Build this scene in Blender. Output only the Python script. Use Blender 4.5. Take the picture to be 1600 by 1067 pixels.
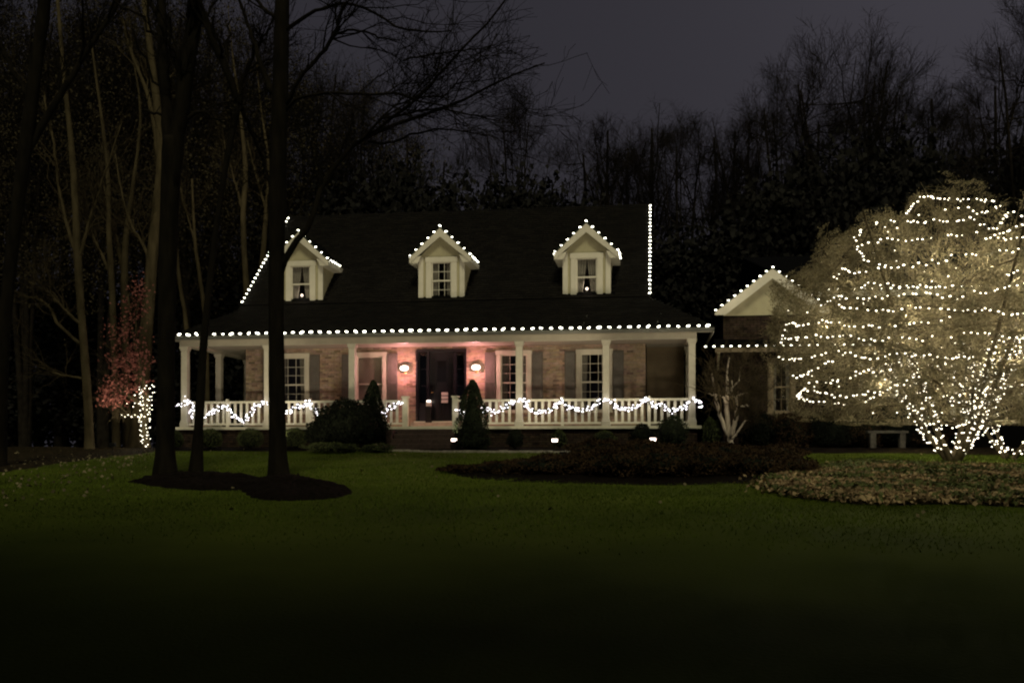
import bpy, math, random
import numpy as np
from math import radians, sin, cos, tan, atan, pi, sqrt

# ------------------------------------------------------------------ scene, camera, sky
for o in list(bpy.data.objects): bpy.data.objects.remove(o)
S = bpy.context.scene
COL = S.collection
H = 1.6                      # eye height above the road side
TH = radians(8.2); F = 1540.0

cam_d = bpy.data.cameras.new('camera'); cam = bpy.data.objects.new('camera', cam_d); COL.objects.link(cam)
cam.location = (0, 0, H); cam.rotation_euler = (radians(90), 0, TH)
cam_d.lens = F/1600*36; cam_d.sensor_width = 36; cam_d.shift_y = (700-533.5)/1600
cam_d.clip_start = .1; cam_d.clip_end = 2000
S.camera = cam
S.render.resolution_x = 1024; S.render.resolution_y = 682

W = bpy.data.worlds.new('World'); S.world = W; W.use_nodes = True
nt = W.node_tree; nt.nodes.clear()
sky = nt.nodes.new('ShaderNodeTexSky'); sky.sky_type = 'NISHITA'; sky.sun_disc = False
sky.sun_elevation = radians(32); sky.sun_rotation = radians(20)
sky.air_density = 1.0; sky.dust_density = 3.0
hs = nt.nodes.new('ShaderNodeHueSaturation'); hs.inputs['Saturation'].default_value = .12
mul = nt.nodes.new('ShaderNodeMix'); mul.data_type = 'RGBA'; mul.blend_type = 'MULTIPLY'
mul.inputs[0].default_value = 1; mul.inputs[7].default_value = (.97, .92, 1.14, 1)
bg = nt.nodes.new('ShaderNodeBackground'); bg.inputs[1].default_value = .0016
wo = nt.nodes.new('ShaderNodeOutputWorld')
nt.links.new(sky.outputs[0], hs.inputs['Color']); nt.links.new(hs.outputs[0], mul.inputs[6])
flat = nt.nodes.new('ShaderNodeMix'); flat.data_type = 'RGBA'; flat.inputs[0].default_value = .62; flat.inputs[7].default_value = (23.5, 22.0, 27.5, 1)
nt.links.new(mul.outputs[2], flat.inputs[6]); nt.links.new(flat.outputs[2], bg.inputs[0]); nt.links.new(bg.outputs[0], wo.inputs[0])

sd = bpy.data.lights.new('added_night_glow', 'SUN'); sd.energy = 1.12; sd.angle = radians(16); sd.color = (1, .93, .62)  # soft sun lamp added to brighten lawn and wood, no moon known
so = bpy.data.objects.new('added_night_glow', sd); COL.objects.link(so)
so.rotation_euler = (radians(44), 0, radians(12))

S.view_settings.view_transform = 'Standard'; S.view_settings.look = 'None'
S.view_settings.exposure = 0; S.view_settings.gamma = 1
S.render.engine = 'CYCLES'
S.cycles.filter_width = 2.1
S.cycles.max_bounces = 5; S.cycles.diffuse_bounces = 3; S.cycles.transparent_max_bounces = 12
S.cycles.caustics_reflective = False; S.cycles.caustics_refractive = False
S.cycles.use_light_tree = True
S.cycles.sample_clamp_indirect = 1.5
S.cycles.sample_clamp_direct = 0

# light levels
L_EAVE, L_TREE, L_GARL = 12.0, 8.0, 8.0
P_FLOOD, P_SCONCE = 85.0, 72.0

# ------------------------------------------------------------------ projection helpers
def X_at(px, Y): return Y*tan(atan((px-800)/F)-TH)
def dep(X, Y): return -X*sin(TH)+Y*cos(TH)
def at(px, py, Y):
    X = X_at(px, Y); return np.array((X, Y, H+(700-py)*dep(X, Y)/F))
def ppm(px, Y): return F/dep(X_at(px, Y), Y)       # pixels per metre there

def gbump(x, y):
    return .035*np.sin(x*.55+1.3)*np.sin(y*.47+.6)+.018*np.sin(x*1.3+y*.9)
def gz(x, y):
    x = np.asarray(x, float); y = np.asarray(y, float)
    t = np.clip((y-4.5)/25.5, 0, 1)
    z = (H-.05)*t
    fade = np.clip((y-3)/6, 0, 1)*np.clip((31-y)/4, 0, 1)
    return z+gbump(x, y)*fade
def gzf(x, y): return float(gz(x, y))

# ------------------------------------------------------------------ materials
def mat(name, col, rough=.7, noise=0, nscale=5, bump=0, bscale=40, spec=.3, metal=0, attr=False, col2=None, detail=3, stretch=None):
    m = bpy.data.materials.new(name); m.use_nodes = True
    n = m.node_tree.nodes; l = m.node_tree.links; b = n['Principled BSDF']
    b.inputs['Roughness'].default_value = rough; b.inputs['Metallic'].default_value = metal
    b.inputs['Specular IOR Level'].default_value = spec
    tc = n.new('ShaderNodeTexCoord'); src = tc.outputs['Object']
    if stretch:
        mp = n.new('ShaderNodeMapping'); mp.inputs['Scale'].default_value = stretch; l.new(src, mp.inputs[0]); src = mp.outputs[0]
    c = (*col, 1)
    if noise or col2:
        t = n.new('ShaderNodeTexNoise'); t.inputs['Scale'].default_value = nscale; t.inputs['Detail'].default_value = detail
        l.new(src, t.inputs['Vector'])
        r = n.new('ShaderNodeValToRGB'); r.color_ramp.elements[0].position = .32; r.color_ramp.elements[1].position = .68
        if col2: r.color_ramp.elements[0].color = c; r.color_ramp.elements[1].color = (*col2, 1)
        else:
            r.color_ramp.elements[0].color = (*[v*(1-noise) for v in col], 1); r.color_ramp.elements[1].color = (*[v*(1+noise) for v in col], 1)
        l.new(t.outputs[0], r.inputs[0]); out = r.outputs[0]
        if attr:
            a = n.new('ShaderNodeAttribute'); a.attribute_name = 'tint'
            mx = n.new('ShaderNodeMix'); mx.data_type = 'RGBA'; mx.blend_type = 'MULTIPLY'; mx.inputs[0].default_value = 1
            l.new(out, mx.inputs[6]); l.new(a.outputs['Color'], mx.inputs[7]); out = mx.outputs[2]
        l.new(out, b.inputs['Base Color'])
    else: b.inputs['Base Color'].default_value = c
    if bump:
        t2 = n.new('ShaderNodeTexNoise'); t2.inputs['Scale'].default_value = bscale; t2.inputs['Detail'].default_value = 4
        l.new(src, t2.inputs['Vector'])
        bp = n.new('ShaderNodeBump'); bp.inputs['Strength'].default_value = bump; bp.inputs['Distance'].default_value = .02
        l.new(t2.outputs[0], bp.inputs['Height']); l.new(bp.outputs[0], b.inputs['Normal'])
    return m
def emit(name, col, strength):
    m = bpy.data.materials.new(name); m.use_nodes = True; n = m.node_tree.nodes
    n.remove(n['Principled BSDF']); e = n.new('ShaderNodeEmission'); e.inputs[0].default_value = (*col, 1); e.inputs[1].default_value = strength
    m.node_tree.links.new(e.outputs[0], n['Material Output'].inputs[0]); return m
def glass(name, tint=(.5, .5, .5), rough=.03):
    m = bpy.data.materials.new(name); m.use_nodes = True; n = m.node_tree.nodes; l = m.node_tree.links
    n.remove(n['Principled BSDF'])
    t = n.new('ShaderNodeBsdfTransparent'); t.inputs[0].default_value = (*tint, 1)
    g = n.new('ShaderNodeBsdfGlossy'); g.inputs['Roughness'].default_value = rough
    lw = n.new('ShaderNodeLayerWeight'); lw.inputs[0].default_value = .5
    pw = n.new('ShaderNodeMath'); pw.operation = 'POWER'; pw.inputs[1].default_value = 4; l.new(lw.outputs['Facing'], pw.inputs[0])
    fr = n.new('ShaderNodeMath'); fr.operation = 'MULTIPLY_ADD'; fr.inputs[1].default_value = .8; fr.inputs[2].default_value = .05; l.new(pw.outputs[0], fr.inputs[0])
    mx = n.new('ShaderNodeMixShader'); l.new(fr.outputs[0], mx.inputs[0]); l.new(t.outputs[0], mx.inputs[1]); l.new(g.outputs[0], mx.inputs[2])
    l.new(mx.outputs[0], n['Material Output'].inputs[0]); return m

M = dict(
 lawn=mat('lawn', (.038, .054, .006), .95, nscale=.3, col2=(.078, .102, .011), bump=.5, bscale=25, spec=.05, detail=8),
 blade=mat('grass_blade', (.068, .098, .010), .8, noise=.4, nscale=.5, spec=.1),
 mulch=mat('mulch', (.007, .005, .0035), .95, noise=.6, nscale=14, bump=.9, bscale=30, spec=.05),
 woodfloor=mat('leaf_litter_floor', (.020, .015, .008), .95, noise=.7, nscale=9, bump=.8, bscale=22, spec=.05),
 litter=mat('fallen_leaf', (.30, .22, .12), .85, noise=.55, nscale=3, spec=.1),
 litter_g=mat('groundcover_leaf', (.085, .10, .03), .8, noise=.5, nscale=3),
 brick=mat('brick', (.37, .295, .225), .85, noise=.18, nscale=9, bump=.5, bscale=60, spec=.1, attr=True),
 mortar=mat('mortar', (.26, .225, .175), .95, noise=.25, nscale=20, bump=.4, spec=.05),
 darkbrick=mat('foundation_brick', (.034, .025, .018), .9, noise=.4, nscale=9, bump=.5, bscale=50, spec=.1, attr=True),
 beam=mat('porch_trim', (.38, .35, .28), .5, noise=.08, nscale=3, bump=.08, bscale=20),
 white=mat('white_trim', (.58, .55, .45), .45, noise=.06, nscale=3, bump=.08, bscale=20),
 colm=mat('column_paint', (.47, .44, .36), .5, noise=.08, nscale=4, bump=.08, bscale=20),
 rail=mat('rail_paint', (.60, .57, .45), .45, noise=.1, nscale=5, bump=.08, bscale=20),
 panelwall=mat('brown_siding', (.15, .115, .07), .7, noise=.1, nscale=4),
 siding=mat('tan_siding', (.36, .33, .21), .6, noise=.08, nscale=4, bump=.1, bscale=15),
 shingle=mat('shingle', (.008, .007, .0055), .9, noise=.45, nscale=12, bump=.7, bscale=80, spec=.12, attr=True),
 shutter=mat('shutter_paint', (.11, .10, .085), .5, noise=.1, nscale=6),
 ceiling=mat('porch_ceiling', (.33, .30, .25), .6, noise=.08, nscale=4, bump=.05),
 floor=mat('porch_floor', (.34, .27, .22), .7, noise=.2, nscale=6, bump=.1),
 door=mat('door_paint', (.006, .006, .008), .3, noise=.2, nscale=4, spec=.6),
 brass=mat('brass', (.45, .33, .14), .3, metal=1),
 iron=mat('dark_iron', (.02, .02, .02), .4, metal=.6),
 glass=glass('window_glass', (.88, .88, .86)),
 curtain=mat('curtain', (.30, .28, .25), .9, noise=.1, nscale=8),
 blind=mat('blind', (.50, .44, .38), .7, noise=.06, nscale=8),
 room=mat('dark_room', (.06, .05, .045), .9, noise=.2, nscale=2),
 bark=mat('bark', (.0085, .007, .0045), .95, noise=.45, nscale=6, bump=1, bscale=18, spec=.08, stretch=(1, 1, .25)),
 palebark=mat('pale_bark', (.066, .052, .028), .9, noise=.35, nscale=5, bump=.8, bscale=20, spec=.1, stretch=(1, 1, .3)),
 whitebark=mat('smooth_bark', (.40, .34, .27), .8, noise=.3, nscale=9, bump=.5, bscale=24, spec=.15, stretch=(1, 1, .4)),
 farbark=mat('far_bark', (.017, .014, .011), .95, noise=.4, nscale=4, spec=.03),
 twig=mat('twig', (.045, .035, .02), .9, noise=.35, nscale=5, spec=.05),
 crab=mat('crown_twig', (.17, .143, .082), .9, noise=.4, nscale=4, spec=.08),
 dryleaf=mat('dry_leaf', (.19, .162, .094), .8, noise=.45, nscale=3.5, spec=.1),
 redleaf=mat('red_leaf', (.25, .085, .07), .7, noise=.5, nscale=5),
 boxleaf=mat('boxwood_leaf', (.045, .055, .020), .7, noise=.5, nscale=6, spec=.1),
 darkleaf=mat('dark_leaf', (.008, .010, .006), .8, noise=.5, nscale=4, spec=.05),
 coneleaf=mat('conifer_leaf', (.014, .019, .010), .8, noise=.5, nscale=6, spec=.05),
 brownleaf=mat('brown_leaf', (.036, .023, .012), .85, noise=.6, nscale=2.2, spec=.05),
 oliveleaf=mat('olive_leaf', (.036, .028, .012), .85, noise=.2, nscale=1.5),
 woodleaf=mat('wood_leaf', (.006, .0055, .004), .85, noise=.5, nscale=1.2),
 garland=mat('garland_needle', (.030, .050, .022), .7, noise=.4, nscale=9),
 cord=mat('green_cord', (.02, .04, .02), .6),
 whitecord=mat('pale_cord', (.5, .5, .46), .5),
 stone=mat('bench_stone', (.075, .07, .055), .85, noise=.3, nscale=9, bump=.5, bscale=30),
 edge=mat('edging_stone', (.25, .23, .19), .9, noise=.3, nscale=7, bump=.5, bscale=30),
 paper=mat('pale_panel', (.55, .53, .48), .6),
 step=mat('step_brick', (.04, .025, .02), .8, noise=.35, nscale=9, bump=.4, bscale=40),
 bulb_e=emit('eave_bulb', (1.0, .97, .78), L_EAVE),
 bulb_t=emit('tree_bulb', (1.0, .91, .70), L_TREE),
 bulb_g=emit('garland_bulb', (.98, .92, 1.0), L_GARL),
 sconce=emit('sconce_glow', (1.0, .74, .66), 5),
 candle=emit('candle_glow', (1.0, .80, .66), 4),
 flood=emit('flood_glow', (1.0, .78, .66), 7),
)

# ------------------------------------------------------------------ mesh helpers
WL = {}                                   # world origin of each object
def link(o, parent, w):
    COL.objects.link(o)
    if parent is not None:
        o.parent = parent; pw = WL[parent.name]; o.location = (w[0]-pw[0], w[1]-pw[1], w[2]-pw[2])
    else: o.location = w
    WL[o.name] = tuple(w); return o
def tag(o, label=None, cat=None, group=None, kind=None):
    if label: o['label'] = label
    if cat: o['category'] = cat
    if group: o['group'] = group
    if kind: o['kind'] = kind
    return o
def thing(name, w, label, cat, group=None):
    return tag(link(bpy.data.objects.new(name, None), None, tuple(float(v) for v in w)), label, cat, group)

class MB:
    def __init__(s): s.v = []; s.f = []; s.n = 0; s.t = []
    def add(s, v, f, tint=None):
        v = np.asarray(v, float).reshape(-1, 3); s.v.append(v)
        for q in f: s.f.append(tuple(int(i)+s.n for i in q))
        if tint is not None: s.t += [tint]*len(v)
        s.n += len(v); return s
    def box(s, x0, x1, y0, y1, z0, z1, tint=None):
        v = [(x0,y0,z0),(x1,y0,z0),(x1,y1,z0),(x0,y1,z0),(x0,y0,z1),(x1,y0,z1),(x1,y1,z1),(x0,y1,z1)]
        return s.add(v, [(0,3,2,1),(4,5,6,7),(0,1,5,4),(1,2,6,5),(2,3,7,6),(3,0,4,7)], tint)
    def bevbox(s, x0, x1, y0, y1, z0, z1, b=.01):
        # chamfered vertical edges and top
        P = [(x0+b,y0),(x1-b,y0),(x1,y0+b),(x1,y1-b),(x1-b,y1),(x0+b,y1),(x0,y1-b),(x0,y0+b)]
        v = [(x,y,z0) for x,y in P]+[(x,y,z1-b) for x,y in P]
        cx, cy = (x0+x1)/2, (y0+y1)/2
        v += [(x+(b if x < cx else -b), y+(b if y < cy else -b), z1) for x,y in P]
        f = [tuple(range(7,-1,-1)), tuple(range(16,24))]
        for k in range(2):
            for i in range(8): j = (i+1) % 8; f.append((k*8+i, k*8+j, k*8+8+j, k*8+8+i))
        return s.add(v, f)
    def poly(s, pts, thick=None):
        n = len(pts)
        if thick is None: return s.add(pts, [tuple(range(n))])
        d = np.array(thick); a = np.array(pts, float); v = np.vstack([a, a+d])
        f = [tuple(range(n)), tuple(range(2*n-1, n-1, -1))]+[(i, i+n, (i+1) % n+n, (i+1) % n) for i in range(n)]
        return s.add(v, f)
    def tube(s, P, R, sides=8, cap=True):
        v, f = tube_arrays(np.array(P, float)[None], np.array(R, float)[None], sides)
        s.add(v, f)
        if cap:
            k = len(P); b = s.n-len(v)
            s.f.append(tuple(b+(k-1)*sides+i for i in range(sides))); s.f.append(tuple(b+i for i in range(sides-1, -1, -1)))
        return s
    def build(s, name, m, parent=None, w=None, kind=None, smooth=False):
        if w is None: w = WL[parent.name] if parent is not None else (0, 0, 0)
        V = np.vstack(s.v)-np.array(w, float)
        me = bpy.data.meshes.new(name); me.from_pydata(V.tolist(), [], s.f); me.materials.append(m)
        if s.t:
            a = me.color_attributes.new('tint', 'FLOAT_COLOR', 'POINT')
            c = np.ones((len(V), 4)); t = np.array(s.t); c[:, 0] = t[:, 0]; c[:, 1] = t[:, 1]; c[:, 2] = t[:, 2]; a.data.foreach_set('color', c.ravel())
        if smooth: me.polygons.foreach_set('use_smooth', [True]*len(me.polygons))
        me.update()
        o = link(bpy.data.objects.new(name, me), parent, w)
        if kind: o['kind'] = kind
        return o

def norm(a): return a/np.maximum(np.linalg.norm(a, axis=-1, keepdims=True), 1e-9)
def tube_arrays(P, R, S_):
    N, K, _ = P.shape
    T = np.empty_like(P); T[:, 1:-1] = P[:, 2:]-P[:, :-2]; T[:, 0] = P[:, 1]-P[:, 0]; T[:, -1] = P[:, -1]-P[:, -2]
    T = norm(T); up = np.where(np.abs(T[..., 2:3]) > .9, np.array([1., 0, 0]), np.array([0, 0, 1.]))
    if K > 0: up = np.broadcast_to(up[:, :1], T.shape)
    A = norm(np.cross(T, up)); B = np.cross(T, A)
    ang = np.arange(S_)*2*pi/S_
    V = P[:, :, None]+R[:, :, None, None]*(A[:, :, None]*np.cos(ang)[None, None, :, None]+B[:, :, None]*np.sin(ang)[None, None, :, None])
    base = (np.arange(N)*K*S_)[:, None, None]+(np.arange(K-1)*S_)[None, :, None]
    i = np.arange(S_)[None, None]; j = (i+1) % S_
    Fc = np.stack([base+i, base+j, base+j+S_, base+i+S_], -1).reshape(-1, 4)
    return V.reshape(-1, 3), Fc
def fast_mesh(name, V, Fc, m, parent=None, w=None, kind=None, smooth=False):
    if w is None: w = WL[parent.name] if parent is not None else (0, 0, 0)
    V = np.asarray(V, float)-np.array(w, float)
    me = raw_mesh(name, V, Fc, m, smooth)
    o = link(bpy.data.objects.new(name, me), parent, w)
    if kind: o['kind'] = kind
    return o
def raw_mesh(name, V, Fc, m, smooth=False):
    me = bpy.data.meshes.new(name); k = Fc.shape[1]; n = len(Fc)
    me.vertices.add(len(V)); me.vertices.foreach_set('co', V.astype(np.float32).ravel())
    me.loops.add(n*k); me.loops.foreach_set('vertex_index', Fc.astype(np.int32).ravel())
    me.polygons.add(n); me.polygons.foreach_set('loop_start', np.arange(n, dtype=np.int32)*k)
    if smooth: me.polygons.foreach_set('use_smooth', np.ones(n, bool))
    me.materials.append(m); me.update(calc_edges=True); me.validate(); return me
def quads(C, size, rng, flat=0.0, aspect=.55):
    """leaf-like quads (diamond shaped) at points C"""
    n = len(C); a = norm(rng.normal(size=(n, 3))*np.array([1, 1, 1-flat])); t = norm(rng.normal(size=(n, 3))*np.array([1, 1, 1-flat]))
    b = norm(np.cross(a, t))
    s = (size*rng.uniform(.6, 1.3, n))[:, None]
    V = np.stack([C-a*s*.5, C+b*s*aspect*.5, C+a*s*.5, C-b*s*aspect*.5], 1).reshape(-1, 3)
    return V, np.arange(4*n).reshape(-1, 4)
def catmull(P, n):
    P = np.array(P, float); Q = np.vstack([2*P[0]-P[1], P, 2*P[-1]-P[-2]]); out = []
    m = len(P)-1
    for u in np.linspace(0, m-1e-6, n):
        i = int(u); t = u-i; p0, p1, p2, p3 = Q[i:i+4]
        out.append(.5*((2*p1)+(-p0+p2)*t+(2*p0-5*p1+4*p2-p3)*t*t+(-p0+3*p1-3*p2+p3)*t**3))
    return np.array(out)
def copy_obj(o, parent, w, rz=None, sc=None):
    c = o.copy(); COL.objects.link(c); c.parent = parent
    pw = WL[parent.name] if parent is not None else (0, 0, 0)
    c.location = (w[0]-pw[0], w[1]-pw[1], w[2]-pw[2]); WL[c.name] = tuple(w)
    if rz is not None: c.rotation_euler = (0, 0, rz)
    if sc is not None: c.scale = sc if hasattr(sc, '__len__') else (sc, sc, sc)
    return c

# ------------------------------------------------------------------ ground
def axis(parts):
    return np.unique(np.concatenate([np.linspace(a, b, n) for a, b, n in parts]))
gx = axis([(-400, -60, 12), (-60, -24, 19), (-24, 18, 110), (18, 60, 22), (60, 400, 12)])
gy = axis([(-60, 3, 10), (3, 33, 110), (33, 60, 14), (60, 800, 14)])
XX, YY = np.meshgrid(gx, gy); ZZ = gz(XX, YY)
nx, ny = len(gx), len(gy); idx = np.arange(nx*ny).reshape(ny, nx)
fc = np.stack([idx[:-1, :-1], idx[:-1, 1:], idx[1:, 1:], idx[1:, :-1]], -1).reshape(-1, 4)
tag(fast_mesh('lawn', np.stack([XX, YY, ZZ], -1).reshape(-1, 3), fc, M['lawn'], smooth=True), kind='structure')

def patch(name, outline, m, height=.12, rough=.03, rings=9, seed=0, kind='structure', label=None, cat=None):
    """a low mound following the ground; outline is star shaped about its centre"""
    rng = np.random.default_rng(seed)
    P = catmull(list(outline)+[outline[0]], 90)[:-1]; c = P.mean(0); V = [(c[0], c[1], gzf(*c)+height)]
    for r in range(1, rings+1):
        t = r/rings
        jit = 1+rng.normal(0, .012, len(P)) if r == rings else np.ones(len(P))
        q = c+(P-c)*(t*jit)[:, None]; h = height*(1-t**4)+(rng.normal(0, rough, len(P)) if r < rings else -.03)+.008
        V += list(np.column_stack([q, gz(q[:, 0], q[:, 1])+h]))
    n = len(P); fs = [(0, 1+i, 1+(i+1) % n) for i in range(n)]
    for r in range(rings-1):
        for i in range(n): j = (i+1) % n; a = 1+r*n; fs.append((a+i, a+n+i, a+n+j, a+j))
    mb = MB(); mb.add(V, fs); o = mb.build(name, m, smooth=True); tag(o, kind=kind); return o, P, c
def pg(px, py):
    """ground point seen at a pixel"""
    lo, hi = 5., 31.
    for _ in range(40):
        mid = (lo+hi)/2; X = X_at(px, mid); z = (H-.05)*min(1, max(0, (mid-4.5)/25.5))
        p = 700-F*(z-H)/dep(X, mid)
        if p > py: lo = mid
        else: hi = mid
    return (X_at(px, lo), lo)
isl1 = [pg(195, 752), pg(250, 738), pg(310, 735), pg(370, 741), pg(430, 752), pg(400, 764), pg(330, 766), pg(250, 762)]
patch('mulch_island', isl1, M['mulch'], .10, .018, seed=1)
isl2 = [pg(365, 760), pg(400, 748), pg(450, 745), pg(500, 754), pg(552, 766), pg(530, 777), pg(460, 781), pg(395, 777)]
patch('mulch_island', isl2, M['mulch'], .12, .018, seed=2)
wl = [(-60, 10), (X_at(-60, 18.5), 18.5), pg(0, 741), pg(60, 734), pg(120, 724), pg(180, 714), pg(240, 707), (X_at(265, 30.5), 30.5), (-17.5, 36), (-17, 60), (-60, 60)]
# woodland floor as a gridded sheet left of the lawn edge
def inside(px_, py_, poly):
    c = False; j = len(poly)-1
    for i in range(len(poly)):
        xi, yi = poly[i]; xj, yj = poly[j]
        if (yi > py_) != (yj > py_) and px_ < (xj-xi)*(py_-yi)/(yj-yi+1e-12)+xi: c = not c
        j = i
    return c
wl = [(float(a), float(b)) for a, b in wl]
mb = MB(); rw = np.random.default_rng(5)
rows = 60; front = catmull([(a, b) for a, b in wl[1:9]], 70)
V = []
for i, p in enumerate(front):
    for k in range(14):
        t = k/13; q = p+(np.array([-70., 45.])-p)*(t**1.6)*.75
        h = .06*min(1, k/2)+(rw.normal(0, .02) if k else -.03)
        V.append((q[0], q[1], gzf(q[0], q[1])+h))
Fw = [(i*14+k, (i+1)*14+k, (i+1)*14+k+1, i*14+k+1) for i in range(69) for k in range(13)]
mb.add(V, Fw); tag(mb.build('woodland_floor', M['woodfloor'], smooth=True), kind='structure')

# foundation planting bed along the porch
bed = [(-17, 29.4), (-13, 29.0), (-9.5, 28.9), (-8.2, 29.3), (-6, 29.0), (-3, 28.7), (1, 28.6), (5, 28.4), (9, 29.2), (10, 30.9), (5, 31.2), (-4, 31.2), (-12, 31.2), (-17, 31.2)]
V = []; n = 120
fr = catmull([(a, b) for a, b in bed[:9]], n)
mb = MB()
for i, p in enumerate(fr):
    for k in range(6):
        t = k/5; y = p[1]+(31.6-p[1])*t
        V.append((p[0], y, gzf(p[0], y)+(.06*min(1, k)+rw.normal(0, .012) if k else -.02)))
mb.add(V, [(i*6+k, (i+1)*6+k, (i+1)*6+k+1, i*6+k+1) for i in range(n-1) for k in range(5)])
tag(mb.build('planting_bed', M['mulch'], smooth=True), kind='structure')
# edging stones of the bed
e = thing('bed_edging', (-3, 28.9, gzf(-3, 28.9)), 'low pale stone edging along the planting bed left of the brown shrubs', 'edging')
rng = np.random.default_rng(3)
x = -8.0; first = None
while x < -2.2:
    w_ = rng.uniform(.28, .42); y = float(np.interp(x, fr[:, 0], fr[:, 1]))-.03
    mb = MB(); mb.bevbox(x, x+w_-.02, y-.07, y+.07, gzf(x, y)-.03, gzf(x, y)+rng.uniform(.05, .075), .012); mb.build('edging_stone', M['edge'], e)
    x += w_

# ------------------------------------------------------------------ house
HB = H                       # house numbers below are heights above eye level
class HM(MB):
    def box(s, x0, x1, y0, y1, z0, z1, tint=None): return MB.box(s, x0, x1, y0, y1, z0+HB, z1+HB, tint)
    def bevbox(s, x0, x1, y0, y1, z0, z1, b=.01): return MB.bevbox(s, x0, x1, y0, y1, z0+HB, z1+HB, b)
    def hp(s, pts, thick=None): return MB.poly(s, [(a, b, c+HB) for a, b, c in pts], thick)
XL, XR, YW, YB = -14.22, -0.28, 33.0, 41.6
G0 = -.08; ZF = .70; ZC = 3.46
house = thing('brick_house', (-7.3, 33, H+G0), 'brick house with three dormers and a long white porch outlined in lights', 'house')
WIN = [(-12.83, -11.50), (-9.98, -8.77), (-5.37, -4.25), (-2.85, -1.72)]
WIN = [(X_at(430, YW), X_at(482, YW)), (X_at(553, YW), X_at(603, YW)), (X_at(777, YW), X_at(829, YW)), (X_at(902, YW), X_at(955, YW))]
WZ0, WZ1 = 1.25, 3.28
DX0, DX1, DZ0, DZ1 = -8.08, -6.32, .92, 3.38
holes = [(a, b, WZ0, WZ1) for a, b in WIN]+[(DX0, DX1, DZ0, DZ1)]
def cellwall(mb, x0, x1, z0, z1, holes, y0, y1):
    xs = sorted({x0, x1}|{v for h in holes for v in h[:2]}); zs = sorted({z0, z1}|{v for h in holes for v in h[2:]})
    for a, b in zip(xs, xs[1:]):
        # merge vertical runs
        run = None
        for c, d in zip(zs, zs[1:]):
            hit = any(h[0] < (a+b)/2 < h[1] and h[2] < (c+d)/2 < h[3] for h in holes)
            if hit:
                if run: mb.box(a, b, y0, y1, *run); run = None
            else: run = (run[0], d) if run else (c, d)
        if run: mb.box(a, b, y0, y1, *run)
mb = HM(); cellwall(mb, XL, XR, G0-.2, 4.9, holes, YW+.02, YW+.22)
mb.box(XL, XL+.2, YW+.22, YB, G0-.2, 4.9); mb.box(XR-.2, XR, YW+.22, YB, G0-.2, 4.9); mb.box(XL+.2, XR-.2, YB-.2, YB, G0-.2, 4.9)
gm = (YW+YB)/2
for xx in (XL, XR-.2):
    mb.hp([(xx, YW+.1, 4.9), (xx, YB, 4.9), (xx, gm, 4.9+(gm-YW)*.88)], (.2, 0, 0))
wall = mb.build('wall', M['mortar'], house)
# rooms behind the windows
mb = HM(); mb.box(XL+.25, XR-.25, 36.2, 36.3, G0, 4.85); mb.box(XL+.25, XR-.25, YW+.23, 36.2, 4.72, 4.8); mb.box(XL+.25, XR-.25, YW+.23, 36.2, G0+.5, G0+.7)
mb.build('room_wall', M['room'], house)
# bricks: courses of running bond
def bricks(mb, x0, x1, z0, z1, holes, yf, rng, bl=.215, bh=.073, gap=.012, axis='x', proud=.024, tones=None):
    z = z0; r = 0
    while z < z1-.02:
        zt = min(z+bh-gap, z1); x = x0-(bl/2 if r % 2 else 0)
        while x < x1:
            a, b = max(x, x0), min(x+bl-gap, x1); segs = [(a, b)]
            for h in holes:
                if h[2]-.01 < (z+zt)/2 < h[3]+.01:
                    ns = []
                    for p, q in segs:
                        if q <= h[0] or p >= h[1]: ns.append((p, q)); continue
                        if p < h[0]: ns.append((p, h[0]))
                        if q > h[1]: ns.append((h[1], q))
                    segs = ns
            k = rng.uniform(.78, 1.1); tnt = (k, k*rng.uniform(.86, 1.02), k*rng.uniform(.8, 1.02))
            if rng.random() < .07: tnt = tuple(v*.6 for v in tnt)
            d = proud*rng.uniform(.6, 1.1)
            for p, q in segs:
                if q-p < .03: continue
                if axis == 'x': mb.box(p, q, yf-d, yf+.01, z, zt, tnt)
                else: mb.box(yf-d if proud > 0 else yf-.01, yf+.01 if proud > 0 else yf-d, p, q, z, zt, tnt)
            x += bl
        z += bh; r += 1
rng = random.Random(11)
mb = HM(); bricks(mb, XL, XR, ZF-.0, ZC, holes, YW+.02, rng); mb.build('brick', M['brick'], wall, kind='stuff')
mb = HM(); bricks(mb, YW+.05, 37, ZF, ZC, [], XL, rng, axis='y'); mb.build('brick', M['brick'], wall, kind='stuff')

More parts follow.
